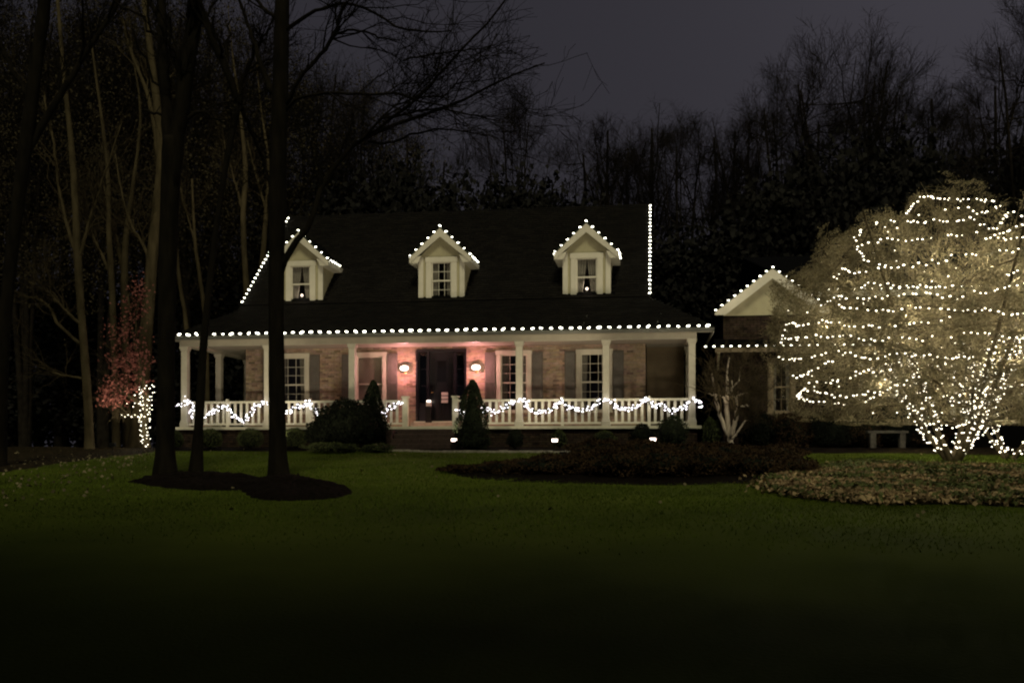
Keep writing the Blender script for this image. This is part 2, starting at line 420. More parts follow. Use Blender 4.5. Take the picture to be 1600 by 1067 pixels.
def window_unit(parent, x0, x1, z0, z1, yf, cols, rows, casing=.12, sill=True, bl='panes', curtain=None, trim='white'):
    """casing proud of the wall, two sashes, panes, muntins; yf = face of the wall"""
    f = HM(); c = casing
    f.bevbox(x0-c*.3, x0+c, yf-.045, yf+.12, z0, z1-c, .008); f.bevbox(x1-c, x1+c*.3, yf-.045, yf+.12, z0, z1-c, .008)
    f.bevbox(x0-c*.45, x1+c*.45, yf-.055, yf+.12, z1-c, z1+.03, .008)
    f.bevbox(x0-c*.5, x1+c*.5, yf-.09, yf+.12, z0-.06, z0, .008)
    fr = f.build('window_frame', M[trim], parent)
    a, b, p, q = x0+c, x1-c, z0+.0, z1-c; zm = (p+q)/2; st = .038
    for k, (s0, s1, yo) in enumerate(((p, zm+.02, .035), (zm-.02, q, .005))):
        m2 = HM(); y0, y1 = yf+yo, yf+yo+.028
        m2.box(a, a+st, y0, y1, s0, s1); m2.box(b-st, b, y0, y1, s0, s1); m2.box(a+st, b-st, y0, y1, s0, s0+st+.01); m2.box(a+st, b-st, y0, y1, s1-st, s1)
        gx0, gx1, gz0, gz1 = a+st, b-st, s0+st+.01, s1-st
        cw, rh = (gx1-gx0)/cols, (gz1-gz0)/rows
        if bl == 'panes':
            for i in range(1, cols): m2.box(gx0+i*cw-.008, gx0+i*cw+.008, y0+.004, y1-.004, gz0, gz1)
            for j in range(1, rows): m2.box(gx0, gx1, y0+.006, y1-.006, gz0+j*rh-.008, gz0+j*rh+.008)
        m2.build('sash', M[trim], fr)
        pc, pr = (cols, rows) if bl == 'panes' else (1, 1); cw, rh = (gx1-gx0)/pc, (gz1-gz0)/pr
        for i in range(pc):
            for j in range(pr):
                g = HM(); g.box(gx0+i*cw+.001, gx0+(i+1)*cw-.001, y0+.012, y0+.016, gz0+j*rh+.001, gz0+(j+1)*rh-.001); g.build('pane', M['glass'], fr)
    if curtain:
        for side in (-1, 1):
            g = HM(); V = []; n = 22; top = q; bot = p
            for j in range(9):
                t = j/8; z = top+(bot-top)*t
                edge, pinch = curtain
                inner = edge*(1-t)+pinch*t if not callable(edge) else edge(t)
                for i in range(n):
                    u = i/(n-1); wx = (b-a)/2
                    x = (a+b)/2+side*(wx-(wx*(1-inner))*u) if False else ((b if side > 0 else a)-side*wx*inner*u)
                    V.append((x, yf+.13+.02*sin(u*22+side), z+HB))
            g.add(V, [(j*n+i, j*n+i+1, (j+1)*n+i+1, (j+1)*n+i) for j in range(8) for i in range(n-1)])
            g.build('curtain', M['curtain'], fr, smooth=True)
    if bl == 'blind':
        g = HM(); z = p
        while z < q: g.hp([(a, yf+.085, z), (b, yf+.085, z), (b, yf+.10, z+.045), (a, yf+.10, z+.045)], (0, .002, 0)); z += .042
        g.build('blind_slats', M['blind'], fr, kind='stuff')
    return fr
def shutter(parent, x0, x1, z0, z1, yf):
    s = HM(); s.box(x0, x1, yf-.045, yf-.02, z0, z1)
    st = .045
    for a, b, c, d in ((x0, x0+st, z0, z1), (x1-st, x1, z0, z1), (x0+st, x1-st, z0, z0+.08), (x0+st, x1-st, z1-.08, z1), (x0+st, x1-st, (z0+z1)/2-.04, (z0+z1)/2+.04)):
        s.box(a, b, yf-.062, yf-.045, c, d)
    o = s.build('shutter', M['shutter'], parent); zm = (z0+z1)/2
    for c, d in ((z0+.08, zm-.04), (zm+.04, z1-.08)):
        n = int((d-c)/.06)
        g = HM()
        for k in range(n): z = c+(d-c)*k/n; g.hp([(x0+st, yf-.047, z), (x1-st, yf-.047, z), (x1-st, yf-.058, z+.05), (x0+st, yf-.058, z+.05)], (0, .004, 0))
        g.build('louvre_panel', M['shutter'], o)
for k, (a, b) in enumerate(WIN):
    if k == 1: window_unit(house, a, b, WZ0, WZ1, YW, 3, 3, bl='blind')
    else: window_unit(house, a, b, WZ0, WZ1, YW, 3, 3, curtain=(.62, .42) if k == 2 else (.5, .35))
    shutter(house, a-.42, a-.06, WZ0, WZ1-.03, YW); shutter(house, b+.06, b+.42, WZ0, WZ1-.03, YW)

# front door
f = HM(); f.box(DX0, DX0+.07, YW-.03, YW+.2, DZ0, DZ1); f.box(DX1-.07, DX1, YW-.03, YW+.2, DZ0, DZ1); f.box(DX0+.07, DX1-.07, YW-.03, YW+.2, DZ1-.09, DZ1)
f.box(DX0+.40, DX0+.46, YW-.01, YW+.2, DZ0, DZ1-.09); f.box(DX1-.46, DX1-.40, YW-.01, YW+.2, DZ0, DZ1-.09)
df = f.build('door_frame', M['door'], house)
for a, b in ((DX0+.07, DX0+.40), (DX1-.40, DX1-.07)):
    g = HM(); g.box(a, b, YW+.06, YW+.10, DZ0, DZ0+.62); g.box(a, a+.05, YW+.06, YW+.10, DZ0+.62, DZ1-.09); g.box(b-.05, b, YW+.06, YW+.10, DZ0+.62, DZ1-.09)
    for z in (DZ0+1.2, DZ0+1.78): g.box(a+.05, b-.05, YW+.065, YW+.095, z, z+.02)
    sl = g.build('sidelight', M['door'], df)
    g = HM(); g.box(a+.05, b-.05, YW+.078, YW+.084, DZ0+.62, DZ1-.09); g.build('pane', M['glass'], df)
g = HM(); a, b = DX0+.46, DX1-.46; g.box(a, b, YW+.07, YW+.11, DZ0+.02, DZ1-.09)
dr = g.build('door', M['door'], house)
xm = (a+b)/2
for (p, q, r, s_) in ((a+.1, xm-.05, DZ0+.15, DZ0+.95), (xm+.05, b-.1, DZ0+.15, DZ0+.95), (a+.1, xm-.2, DZ0+1.1, DZ1-.25), (xm+.2, b-.1, DZ0+1.1, DZ1-.25)):
    g = HM()
    g.box(p, p+.02, YW+.055, YW+.07, r, s_); g.box(q-.02, q, YW+.055, YW+.07, r, s_); g.box(p+.02, q-.02, YW+.055, YW+.07, r, r+.02); g.box(p+.02, q-.02, YW+.055, YW+.07, s_-.02, s_)
    g.build('door_panel', M['door'], dr)
g = HM(); g.box(xm-.15, xm+.15, YW+.06, YW+.066, DZ0+1.35, DZ1-.4); g.build('pane', M['glass'], dr)
g = MB(); g.tube([(a+.08, YW+.06, HB+DZ0+.98), (a+.08, YW+.0, HB+DZ0+.98), (a+.14, YW-.01, HB+DZ0+.98)], [.012, .014, .012], 8); g.build('door_handle', M['brass'], dr)
g = HM(); g.box(DX0-.05, DX1+.05, YW-.12, YW+.2, DZ0-.05, DZ0); g.build('door_sill', M['white'], house)
g = HM(); g.box(DX0-.12, DX1+.12, YW-.28, YW+.02, ZF+.002, DZ0-.05); g.build('door_step', M['floor'], house)
g = HM(); g.box(XR+.03, 1.02, 34.3, 34.4, ZF-.05, 3.47); sp = g.build('side_porch_wall', M['panelwall'], house)
for k in range(19):
    g = HM(); z = ZF+k*.146; g.hp([(XR+.03, 34.28, z), (1.02, 34.28, z), (1.02, 34.296, z+.144), (XR+.03, 34.296, z+.144)], (0, .004, 0)); g.build('siding_board', M['panelwall'], sp)
# small things at the door
nb = thing('framed_rectangle', (xm+.02, YW+.03, HB+1.55), 'small pale framed rectangle hung low on the dark front door', 'notice')  # dark board carrying pale panels
g = HM(); g.box(xm-.02, xm+.25, YW+.03, YW+.05, 1.52, 1.95); g.build('board', M['iron'], nb)
for z0 in (1.55, 1.68, 1.81):
    g = HM(); g.box(xm+.0, xm+.23, YW+.025, YW+.03, z0, z0+.10); g.build('panel', M['paper'], nb)
ml = thing('door_glow_box', (xm-.42, YW-.1, HB+ZF), 'small glowing box on a dark stand low at the left half of the front door', 'lantern')  # glowing block on a pale box and a dark pedestal
g = HM(); g.box(xm-.50, xm-.30, YW-.24, YW-.06, ZF+.002, ZF+.72); g.build('pedestal', M['iron'], ml)
g = HM(); g.box(xm-.48, xm-.32, YW-.22, YW-.08, ZF+.72, ZF+.86); g.build('base', M['paper'], ml)
g = HM(); g.box(xm-.46, xm-.34, YW-.20, YW-.10, ZF+.86, ZF+.93); g.build('glow', M['candle'], ml)

# porch floor, foundation, columns, beam, ceiling
YP = 31.0
pf = HM(); pf.box(-15.75, 1.45, YP-.16, YW-.0, ZF-.09, ZF); pf.box(-15.75, XL-.03, YW, 36.4, ZF-.09, ZF); pf.box(XR+.03, 1.45, YW, 36.4, ZF-.09, ZF)
porch = pf.build('porch_floor', M['rail'], house)
g = HM(); g.box(-15.62, 1.32, YP-.02, YP+.14, G0-.25, ZF-.09); g.box(-15.62, -15.45, YP+.14, 36.3, G0-.25, ZF-.09); g.box(1.15, 1.32, YP+.14, 36.3, G0-.25, ZF-.09)
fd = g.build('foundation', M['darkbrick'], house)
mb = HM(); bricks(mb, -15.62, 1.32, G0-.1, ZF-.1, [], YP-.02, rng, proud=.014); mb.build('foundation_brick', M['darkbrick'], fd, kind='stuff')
COLX = [(-15.48, YP), (-12.59, YP), (-9.71, YP), (-4.23, YP), (-1.49, YP), (1.16, YP), (-15.48, 33.6), (-15.48, 36.1), (1.16, 33.6)]
cproto = None
for (cx, cy) in COLX:
    if cproto is None:
        g = HM(); w_ = .105
        g.bevbox(cx-w_-.035, cx+w_+.035, cy-w_-.035, cy+w_+.035, ZF, ZF+.16, .012)
        g.bevbox(cx-w_-.015, cx+w_+.015, cy-w_-.015, cy+w_+.015, ZF+.16, ZF+.22, .01)
        g.bevbox(cx-w_, cx+w_, cy-w_, cy+w_, ZF+.22, 3.24, .012)
        g.bevbox(cx-w_-.02, cx+w_+.02, cy-w_-.02, cy+w_+.02, 3.24, 3.30, .01)
        g.bevbox(cx-w_-.04, cx+w_+.04, cy-w_-.04, cy+w_+.04, 3.30, 3.378, .012)
        cproto = g.build('column', M['colm'], house, w=(cx, cy, HB+ZF))
    else: copy_obj(cproto, house, (cx, cy, HB+ZF))
g = HM(); g.box(-15.62, 1.30, YP-.13, YP+.13, 3.38, 3.56); g.box(-15.61, -15.35, YP+.13, 36.3, 3.38, 3.56); g.box(1.03, 1.29, YP+.13, 36.3, 3.38, 3.56)
g.build('porch_beam', M['beam'], house)
g = HM(); g.box(-15.35, 1.03, YP+.13, YW, 3.47, 3.50); g.box(-15.35, XL-.02, YW, 36.3, 3.47, 3.50); g.box(XR+.02, 1.03, YW, 36.3, 3.47, 3.50)
g.build('porch_ceiling', M['ceiling'], house)
# eave soffit, fascia, gutter
EX0, EX1, EY, EZ = -15.85, 1.82, 30.72, 3.70
g = HM(); g.box(EX0+.03, EX1-.03, EY+.03, YP-.13, 3.565, 3.58); g.build('soffit', M['beam'], house)
g = HM(); g.box(EX0, EX1, EY, EY+.025, 3.555, EZ-.012); g.box(EX0, EX0+.025, EY+.025, 36.4, 3.555, EZ-.012); g.box(EX1-.025, EX1, EY+.025, 36.4, 3.555, EZ-.012)
g.build('fascia', M['beam'], house)
g = MB()
prof = [(-.002, .0), (-.075, -.0), (-.09, -.02), (-.085, -.06), (-.06, -.10), (-.002, -.115)]
g.add([(xx, EY+a, HB+EZ-.015+b) for xx in (EX0, EX1) for a, b in prof], [(i, i+1, 7+i, 6+i) for i in range(5)]+[(5, 4, 3, 2, 1, 0), (6, 7, 8, 9, 10, 11)])
g.build('gutter', mat('gutter_metal', (.10, .10, .085), .4, metal=.2), house)
# porch roof
m_ = .62; z1 = EZ+m_*(XL-.02-EX0); xr2 = XR+.05; yt = 32.78
zt = EZ+m_*(yt-EY)
pr = HM()
pr.hp([(EX0-.03, EY-.05, EZ-.02), (EX1+.03, EY-.05, EZ-.02), (EX1+.03-(yt-EY+.05), yt, zt), (XL-.02, yt, zt), (XL-.02, EY-.05+(XL-.02-EX0+.03), z1)], (0, 0, .03))
pr.hp([(EX0-.03, EY-.05, EZ-.02), (XL-.02, EY-.05+(XL-.02-EX0+.03), z1), (XL-.02, 36.5, z1), (EX0-.03, 36.5, EZ-.02)], (0, 0, .03))
xi = EX1+.03-(yt-EY+.05)
pr.hp([(EX1+.03, EY-.05, EZ-.02), (EX1+.03, 36.5, EZ-.02), (xi, 36.5, zt), (xi, yt, zt)], (0, 0, .03))
proof = pr.build('porch_roof', M['shingle'], house)
def shingles(parent, P0, ux, uy, W_, L_, holes, rng, m=M['shingle'], ew=.32, eh=.145, clipx=None):
    """courses of shingle tabs on a slope: P0 low corner, ux along, uy up the slope"""
    mb = MB(); P0 = np.array(P0, float); ux = np.array(ux, float); uy = np.array(uy, float); nn = np.cross(ux, uy); r = 0; s_ = 0
    while s_ < L_-.02:
        e_ = min(s_+eh, L_); x = -(ew/2 if r % 2 else 0); lo, hi = (0, W_) if clipx is None else clipx((s_+e_)/2)
        while x < hi:
            a, b = max(x, lo), min(x+ew-.008, hi)
            mid = ((a+b)/2, (s_+e_)/2)
            if b-a > .03 and not any(h[0] < mid[0] < h[1] and h[2] < mid[1] < h[3] for h in holes):
                t0 = .016+rng.uniform(0, .005); k = rng.uniform(.6, 1.3)
                q = [P0+ux*a+uy*s_+nn*t0, P0+ux*b+uy*s_+nn*t0, P0+ux*b+uy*e_+nn*.004, P0+ux*a+uy*e_+nn*.004, P0+ux*a+uy*s_, P0+ux*b+uy*s_]
                mb.add(q, [(0, 1, 2, 3), (4, 5, 1, 0)], (k, k, k))
            x += ew
        s_ = e_; r += 1
    return mb.build('shingle', m, parent, kind='stuff')
sl = sqrt(1+m_*m_); uy = np.array([0, 1, m_])/sl
shingles(proof, (EX0-.03, EY-.05, HB+EZ-.02+.031), (1, 0, 0), uy, EX1-EX0+.06, (yt-EY+.05)*sl, [], rng,
         clipx=lambda s: (min(s/sl, XL-EX0), EX1-EX0+.06-s/sl))
# main roof
SP = .90; RY0, RZ0 = 32.66, 4.98; RYR = 37.28; RZR = RZ0+SP*(RYR-RY0); RX0, RX1 = XL-.02, XR+.14
slm = sqrt(1+SP*SP); um = np.array([0, 1, SP])/slm; LEN = (RYR-RY0)*slm
DORM = [-12.15, -7.16, -2.22]
FY, FZ0, FZ1 = 32.86, 5.0, 6.50      # dormer face
def zr(y): return RZ0+SP*(y-RY0)
dhol = [(d-.70-RX0, d+.70-RX0, .36, 2.75) for d in DORM]
mb = HM()
xs = sorted({0, RX1-RX0}|{v for h in dhol for v in h[:2]})
def slab(mb, a, b, s0, s1):
    P = lambda x, s, dz: (RX0+x, RY0+um[1]*s, RZ0+um[2]*s+dz)
    mb.hp([P(a, s0, -.07), P(b, s0, -.07), P(b, s1, -.07), P(a, s1, -.07)], (0, 0, .065))
for a, b in zip(xs, xs[1:]):
    if any(h[0] < (a+b)/2 < h[1] for h in dhol): slab(mb, a, b, 0, .36); slab(mb, a, b, 2.75, LEN)
    else: slab(mb, a, b, 0, LEN)
mb.hp([(RX0, RYR, RZR-.07), (RX1, RYR, RZR-.07), (RX1, 41.95, RZR-.07-SP*(41.95-RYR)), (RX0, 41.95, RZR-.07-SP*(41.95-RYR))], (0, 0, .065))
roof = mb.build('roof', M['shingle'], house)
shingles(roof, (RX0, RY0, HB+RZ0+.0), (1, 0, 0), um, RX1-RX0, LEN, [(h[0]-.1, h[1]+.1, .1, h[3]) for h in dhol], rng)
for xx in (RX0, RX1-.02):
    g = HM(); g.hp([(xx, RY0-.01, RZ0-.26), (xx, RYR, RZR-.26), (xx, RYR, RZR-.075), (xx, RY0-.01, RZ0-.075)], (.02, 0, 0)); g.build('rake_board', M['siding'], house)
g = HM(); g.box(RX0+.02, RX1-.02, RY0+.0, RY0+.02, RZ0-.2, RZ0-.075); g.build('upper_fascia', M['shingle'], house)

# dormers
def dormer(cx, kind):
    hw = .79; gh = 1.02; yf = FY
    g = HM()
    # face around the window, in the siding colour
    wx0, wx1, wz0, wz1 = cx-.49, cx+.49, FZ0+.06, FZ1-.03
    cellwall(g, cx-hw, cx+hw, FZ0-.12, FZ1, [(wx0, wx1, wz0, wz1)], yf, yf+.10)
    g.hp([(cx-hw, yf, FZ1), (cx+hw, yf, FZ1), (cx, yf, FZ1+hw*.95)], (0, .1, 0))
    for s_ in (-1, 1):
        x = cx+s_*hw if s_ > 0 else cx-hw
        yb = RY0+(FZ1-RZ0)/SP
        g.hp([(x-(.1 if s_ > 0 else 0), yf+.1, zr(yf)-.15), (x-(.1 if s_ > 0 else 0), yb+.1, FZ1), (x-(.1 if s_ > 0 else 0), yf+.1, FZ1)], (.1, 0, 0))
    d = g.build('dormer', M['siding'], house)
    for s_ in (-1, 1):                                     # corner boards
        x = cx+s_*(hw-.075); g = HM(); g.bevbox(x-.085, x+.085, yf-.03, yf+.04, FZ0-.10, FZ1+.0, .006)
        g.build('corner_board', M['white'], d)
        yb = RY0+(FZ1-RZ0)/SP; x = cx+s_*(hw+.006)         # trim under the side eave
        g = HM(); g.box(min(x, x+s_*.02), max(x, x+s_*.02), yf+.041, yb-.05, FZ1-.16, FZ1-.02); g.build('frieze_board', M['white'], d)
    # roof: two slopes with overhang
    ov = .26; oy = yf-.24; ez = FZ1-.10; ex = hw+ov; sd_ = (FZ1+hw*1.0+.10-ez)/ex; az = ez+sd_*ex
    ybr = RY0+(az-RZ0)/SP+.15; ybe = RY0+(ez-RZ0)/SP+.12
    g = HM()
    for s_ in (-1, 1):
        g.hp([(cx+s_*ex, oy, ez), (cx, oy, az), (cx, ybr, az), (cx+s_*ex, ybe, ez)][::s_], (0, 0, .05))
    g.build('dormer_roof', M['shingle'], d)
    for s_ in (-1, 1):
        g = HM(); w_ = .20                                   # rake boards on the gable front
        g.hp([(cx+s_*ex, oy-.025, ez+.045), (cx, oy-.025, az+.045), (cx, oy-.025, az-w_*1.25), (cx+s_*ex, oy-.025, ez-.13)][::-s_], (0, .024, 0))
        g.build('rake_board', M['white'], d)
        g = HM()                                            # sloping soffit under the front overhang
        g.hp([(cx+s_*(ex-.02), oy, ez-.02), (cx, oy, az-.02), (cx, yf, az-.02), (cx+s_*(ex-.02), yf, ez-.02)][::-s_], (0, 0, -.015)); g.build('soffit', M['white'], d)
        x0_, x1_ = sorted((cx+s_*(hw+.002), cx+s_*ex)); g = HM()   # level soffit and side fascia
        g.box(x0_, x1_, oy+.002, ybe-.3, ez-.135, ez-.12); g.box(*sorted((cx+s_*(ex-.0), cx+s_*(ex+.02))), oy, ybe-.1, ez-.13, ez+.045)
        g.build('eave_box', M['white'], d)
        x0_, x1_ = sorted((cx+s_*(hw-.16), cx+s_*(ex-.0))); g = HM(); g.hp([(cx+s_*(hw-.02), oy+.01, FZ1-.13-.10), (cx+s_*ex, oy+.01, ez-.12), (cx+s_*ex, oy+.01, ez-.0), (cx+s_*(hw-.14), oy+.01, ez+.12)][::-s_], (0, .02, 0)); g.build('eave_return', M['white'], d)
    if kind == 2: window_unit(d, wx0, wx1, wz0, wz1, yf, 3, 2, casing=.15, curtain=(.55, .5))
    elif kind == 1: window_unit(d, wx0, wx1, wz0, wz1, yf, 1, 1, casing=.15, bl='plain', curtain=(.95, .55))
    else: window_unit(d, wx0, wx1, wz0, wz1, yf, 1, 1, casing=.15, bl='plain', curtain=(1.0, .55))
    # attic backing
    g = HM(); g.box(cx-.6, cx+.6, yf+1.4, yf+1.46, FZ0-.5, 6.45); g.build('attic_wall', M['room'], d)
    return dict(cx=cx, ex=ex, ez=ez, az=az, oy=oy, ybe=ybe, yf=yf)
DI = [dormer(DORM[0], 1), dormer(DORM[1], 2), dormer(DORM[2], 3)]
# window candles
for i, lb in ((0, 'electric candle lit behind the window of the left dormer'), (2, 'electric candle lit behind the window of the right dormer')):
    cx = DORM[i]; y = FY+.105; z = HB+FZ0+.06
    t = thing('electric_candle', (cx, y, z), lb, 'candle', 'electric candles in the dormer windows')
    g = MB(); g.box(cx-.13, cx+.13, y-.02, y+.02, z, z+.16); g.build('stand', M['paper'], t)
    g = MB(); g.tube([(cx, y, z+.16), (cx, y, z+.22)], [.012, .012], 8); g.build('candle_stick', M['paper'], t)
    g = MB(); g.tube([(cx, y, z+.22), (cx, y, z+.25), (cx, y, z+.28), (cx, y, z+.31)], [.02, .05, .045, .008], 8); g.build('flame_bulb', M['candle'], t, smooth=True)
    ld = bpy.data.lights.new('candle_light', 'POINT'); ld.energy = 1.6; ld.color = (1, .78, .66); ld.shadow_soft_size = .02
    link(bpy.data.objects.new('candle_light', ld), t, (cx, y-.05, z+.34))

# railing
def baluster_mesh():
    g = HM(); g.bevbox(-.042, .042, -.018, .018, ZF+.12-ZF-HB, 1.48-ZF-HB, .005)
    return g
bal = None
def railing(x0, x1, y0, y1, lab=None):
    global bal
    horiz = abs(x1-x0) > abs(y1-y0)
    g = HM()
    for z0, z1, w_ in ((1.48, 1.55, .055), (ZF+.06, ZF+.12, .035)):
        if horiz: g.bevbox(x0, x1, y0-w_, y0+w_, z0, z1, .008)
        else: g.bevbox(x0-w_, x0+w_, y0, y1, z0, z1, .008)
    r = g.build('porch_railing', M['rail'], house)
    L = (x1-x0) if horiz else (y1-y0); n = max(2, round(L/.21))
    for k in range(1, n):
        p = (x0+L*k/n, y0, HB+ZF) if horiz else (x0, y0+L*k/n, HB+ZF)
        if bal is None:
            mm = MB(); mm.bevbox(-.042, .042, -.018, .018, .12, 1.48-ZF, .005); v = mm.v[0]+np.array(p); mm.v = [v]
            bal = mm.build('baluster', M['rail'], r, w=p)
        else:
            b = copy_obj(bal, r, p)
            if not horiz: b.rotation_euler = (0, 0, pi/2)
cw = .11
for a, b in ((-15.48, -12.59), (-12.59, -9.71), (-4.23, -1.49), (-1.49, 1.16)):
    railing(a+cw, b-cw, YP, YP)
railing(-9.71+cw, -8.02, YP, YP); railing(-6.22, -4.23-cw, YP, YP)
railing(-15.48, -15.48, YP+cw, 33.6-cw); railing(1.16, 1.16, YP+cw, 33.6-cw)
for px_ in (-7.94, -6.30):
    g = HM(); g.bevbox(px_-.09, px_+.09, YP-.09, YP+.09, ZF, 1.62, .01); g.bevbox(px_-.12, px_+.12, YP-.12, YP+.12, 1.62, 1.67, .012); g.build('newel_post', M['rail'], house)
for px_ in ((-2.86), (-14.0), (-11.15), (-.15)):
    g = HM(); g.bevbox(px_-.045, px_+.045, YP-.05, YP+.05, ZF+.0, 1.62, .01); g.build('rail_post', M['rail'], house)
# steps
for k in range(4):
    z1_ = ZF-.10-k*.155; y0_ = YP-.17-.32*(k+1)
    g = HM(); g.bevbox(-8.1+.0, -6.15, y0_, YP-.17-.32*k if k else YP-.03, G0-.2, z1_, .012); g.build('step', M['step'], house)
for xx in (-8.32, -6.14):
    g = HM(); g.bevbox(xx, xx+.2, YP-1.0, YP-.04, G0-.2, ZF-.14, .015); g.build('step_cheek_wall', M['step'], house)

# wall lanterns beside the door
for (px_, lb) in ((632, 'glowing wall lantern on the brick left of the front door'), (744, 'glowing wall lantern on the brick right of the front door')):
    x = X_at(px_, YW-.12); z = HB+2.72
    t = thing('wall_lantern', (x, YW-.03, z-.15), lb, 'wall lantern', 'wall lanterns beside the front door')
    g = MB(); g.box(x-.05, x+.05, YW-.03, YW-.005, z-.18, z+.12); g.build('back_plate', M['brass'], t)
    g = MB(); g.tube([(x, YW-.03, z+.10), (x, YW-.08, z+.16), (x, YW-.15, z+.15)], [.01, .01, .01], 6); g.build('arm', M['brass'], t)
    g = MB(); g.tube([(x, YW-.15, z+.105), (x, YW-.15, z+.12), (x, YW-.15, z+.15)], [.10, .05, .02], 6); g.build('cap', M['brass'], t)
    g = MB(); g.tube([(x, YW-.15, z-.07), (x, YW-.15, z-.055), (x, YW-.15, z+.0), (x, YW-.15, z+.06), (x, YW-.15, z+.095)], [.06, .12, .15, .14, .08], 8); g.build('glass_shade', M['sconce'], t)
    g = MB(); 
    for k in range(6):
        a = k*pi/3; g.tube([(x+.06*cos(a), YW-.15+.06*sin(a), z-.08), (x+.156*cos(a), YW-.15+.156*sin(a), z+.01), (x+.09*cos(a), YW-.15+.09*sin(a), z+.10)], [.006]*3, 4)
    g.build('cage', M['brass'], t)
    ld = bpy.data.lights.new('lantern_light', 'POINT'); ld.energy = P_SCONCE; ld.color = (1, .40, .40); ld.shadow_soft_size = .05
    lo = bpy.data.objects.new('lantern_light', ld); link(lo, t, (x, YW-.35, z-.0))

# ------------------------------------------------------------------ garage wing
gar = thing('garage_wing', (6, 33, H+G0), 'garage wing with a lit front gable, mostly behind the big lit tree', 'garage')
GX0, GX1, GY = 2.2, 5.2, 32.3
gw = [(3.62, 4.42, 1.15, 2.85)]
mb = HM(); cellwall(mb, GX0, GX1, G0-.2, 4.32, gw, GY, GY+.2); mb.box(GX0, GX0+.2, GY+.2, 38, G0-.2, 4.3); mb.box(GX1-.2, GX1, GY+.2, 33.2, G0-.2, 4.3)
gw2 = [(6.6, 7.7, 1.0, 2.7), (9.4, 10.5, 1.0, 2.7)]
cellwall(mb, GX1, 14, G0-.2, 4.95, gw2, 33.2, 33.4); mb.box(GX0+.2, 14, 37.8, 38, G0-.2, 4.3); mb.box(13.8, 14, 33.4, 37.8, G0-.2, 4.9)
mb.box(GX0-.9, GX0, 36.4, 36.6, G0-.2, 4.6)
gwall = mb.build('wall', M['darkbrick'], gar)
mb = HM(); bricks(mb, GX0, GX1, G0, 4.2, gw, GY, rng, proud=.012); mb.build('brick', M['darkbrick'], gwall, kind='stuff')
g = HM(); g.box(GX0+.25, 13.7, 34.6, 34.7, G0, 4.8); g.build('room_wall', M['room'], gar)
window_unit(gar, 3.62, 4.42, 1.15, 2.85, GY, 2, 2, curtain=(.5, .4), trim='panelwall')  # white trim given a dark brown, its lack of light put into the colour
for a, b, c, d in gw2: window_unit(gar, a, b, c, d, 33.2, 3, 2, curtain=(.5, .4))
gcx = 3.70; ga = 5.62; ge = 4.27; gex = 1.78
g = HM(); g.hp([(gcx-1.5, GY, 4.32), (gcx+1.5, GY, 4.32), (gcx, GY, 5.42)], (0, .15, 0)); g.build('gable_siding', M['siding'], gar)
g = HM(); sg = (ga-ge)/gex
for s_ in (-1, 1): g.hp([(gcx+s_*gex, GY-.32, ge), (gcx, GY-.32, ga), (gcx, 37, ga), (gcx+s_*gex, 37, ge)][::s_], (0, 0, .05))
g.build('gable_roof', M['shingle'], gar)
for s_ in (-1, 1):
    g = HM(); g.hp([(gcx+s_*gex, GY-.345, ge+.045), (gcx, GY-.345, ga+.045), (gcx, GY-.345, ga-.27), (gcx+s_*(gex-.32), GY-.345, ge-.04), (gcx+s_*(gex+.0), GY-.345, ge-.04)][::-s_], (0, .024, 0)); g.build('rake_board', M['white'], gar)
    g = HM(); g.hp([(gcx+s_*(gex-.05), GY-.32, ge-.02), (gcx, GY-.32, ga-.02), (gcx, GY, ga-.02), (gcx+s_*(gex-.05), GY, ge-.02)][::-s_], (0, 0, -.015)); g.build('soffit', M['siding'], gar)
g = HM(); g.box(gcx-1.5, gcx+1.5, GY-.03, GY-.002, 4.24, 4.33); g.build('frieze_board', M['siding'], gar)
g = HM(); g.hp([(GX1, 32.85, 5.0), (14.3, 32.85, 5.0), (14.3, 36.8, 6.9), (GX1-2, 36.8, 6.9)], (0, 0, .05)); g.hp([(GX1-2, 36.8, 6.9), (14.3, 36.8, 6.9), (14.3, 40.5, 5.0), (GX1-2, 40.5, 5.0)], (0, 0, .05))
gr = g.build('wing_roof', M['shingle'], gar)
g = HM(); g.box(GX1+.05, 14.3, 32.80, 32.84, 4.86, 5.03); g.build('fascia', M['white'], gar)
g = HM(); g.hp([(1.9, 31.55, 3.12), (7.4, 31.55, 3.12), (7.4, GY+.9, 3.55), (1.9, GY-.0, 3.45)], (0, 0, .05)); g.build('pent_roof', M['shingle'], gar)
g = HM(); g.box(1.9, 7.4, 31.52, 31.545, 3.0, 3.14); g.build('pent_fascia', M['panelwall'], gar)
for xx in (2.0, 5.0, 7.3):
    g = HM(); g.hp([(xx, 31.6, 3.05), (xx, 32.29, 3.1), (xx, 32.29, 2.5)], (.06, 0, 0)); g.build('bracket', M['siding'], gar)

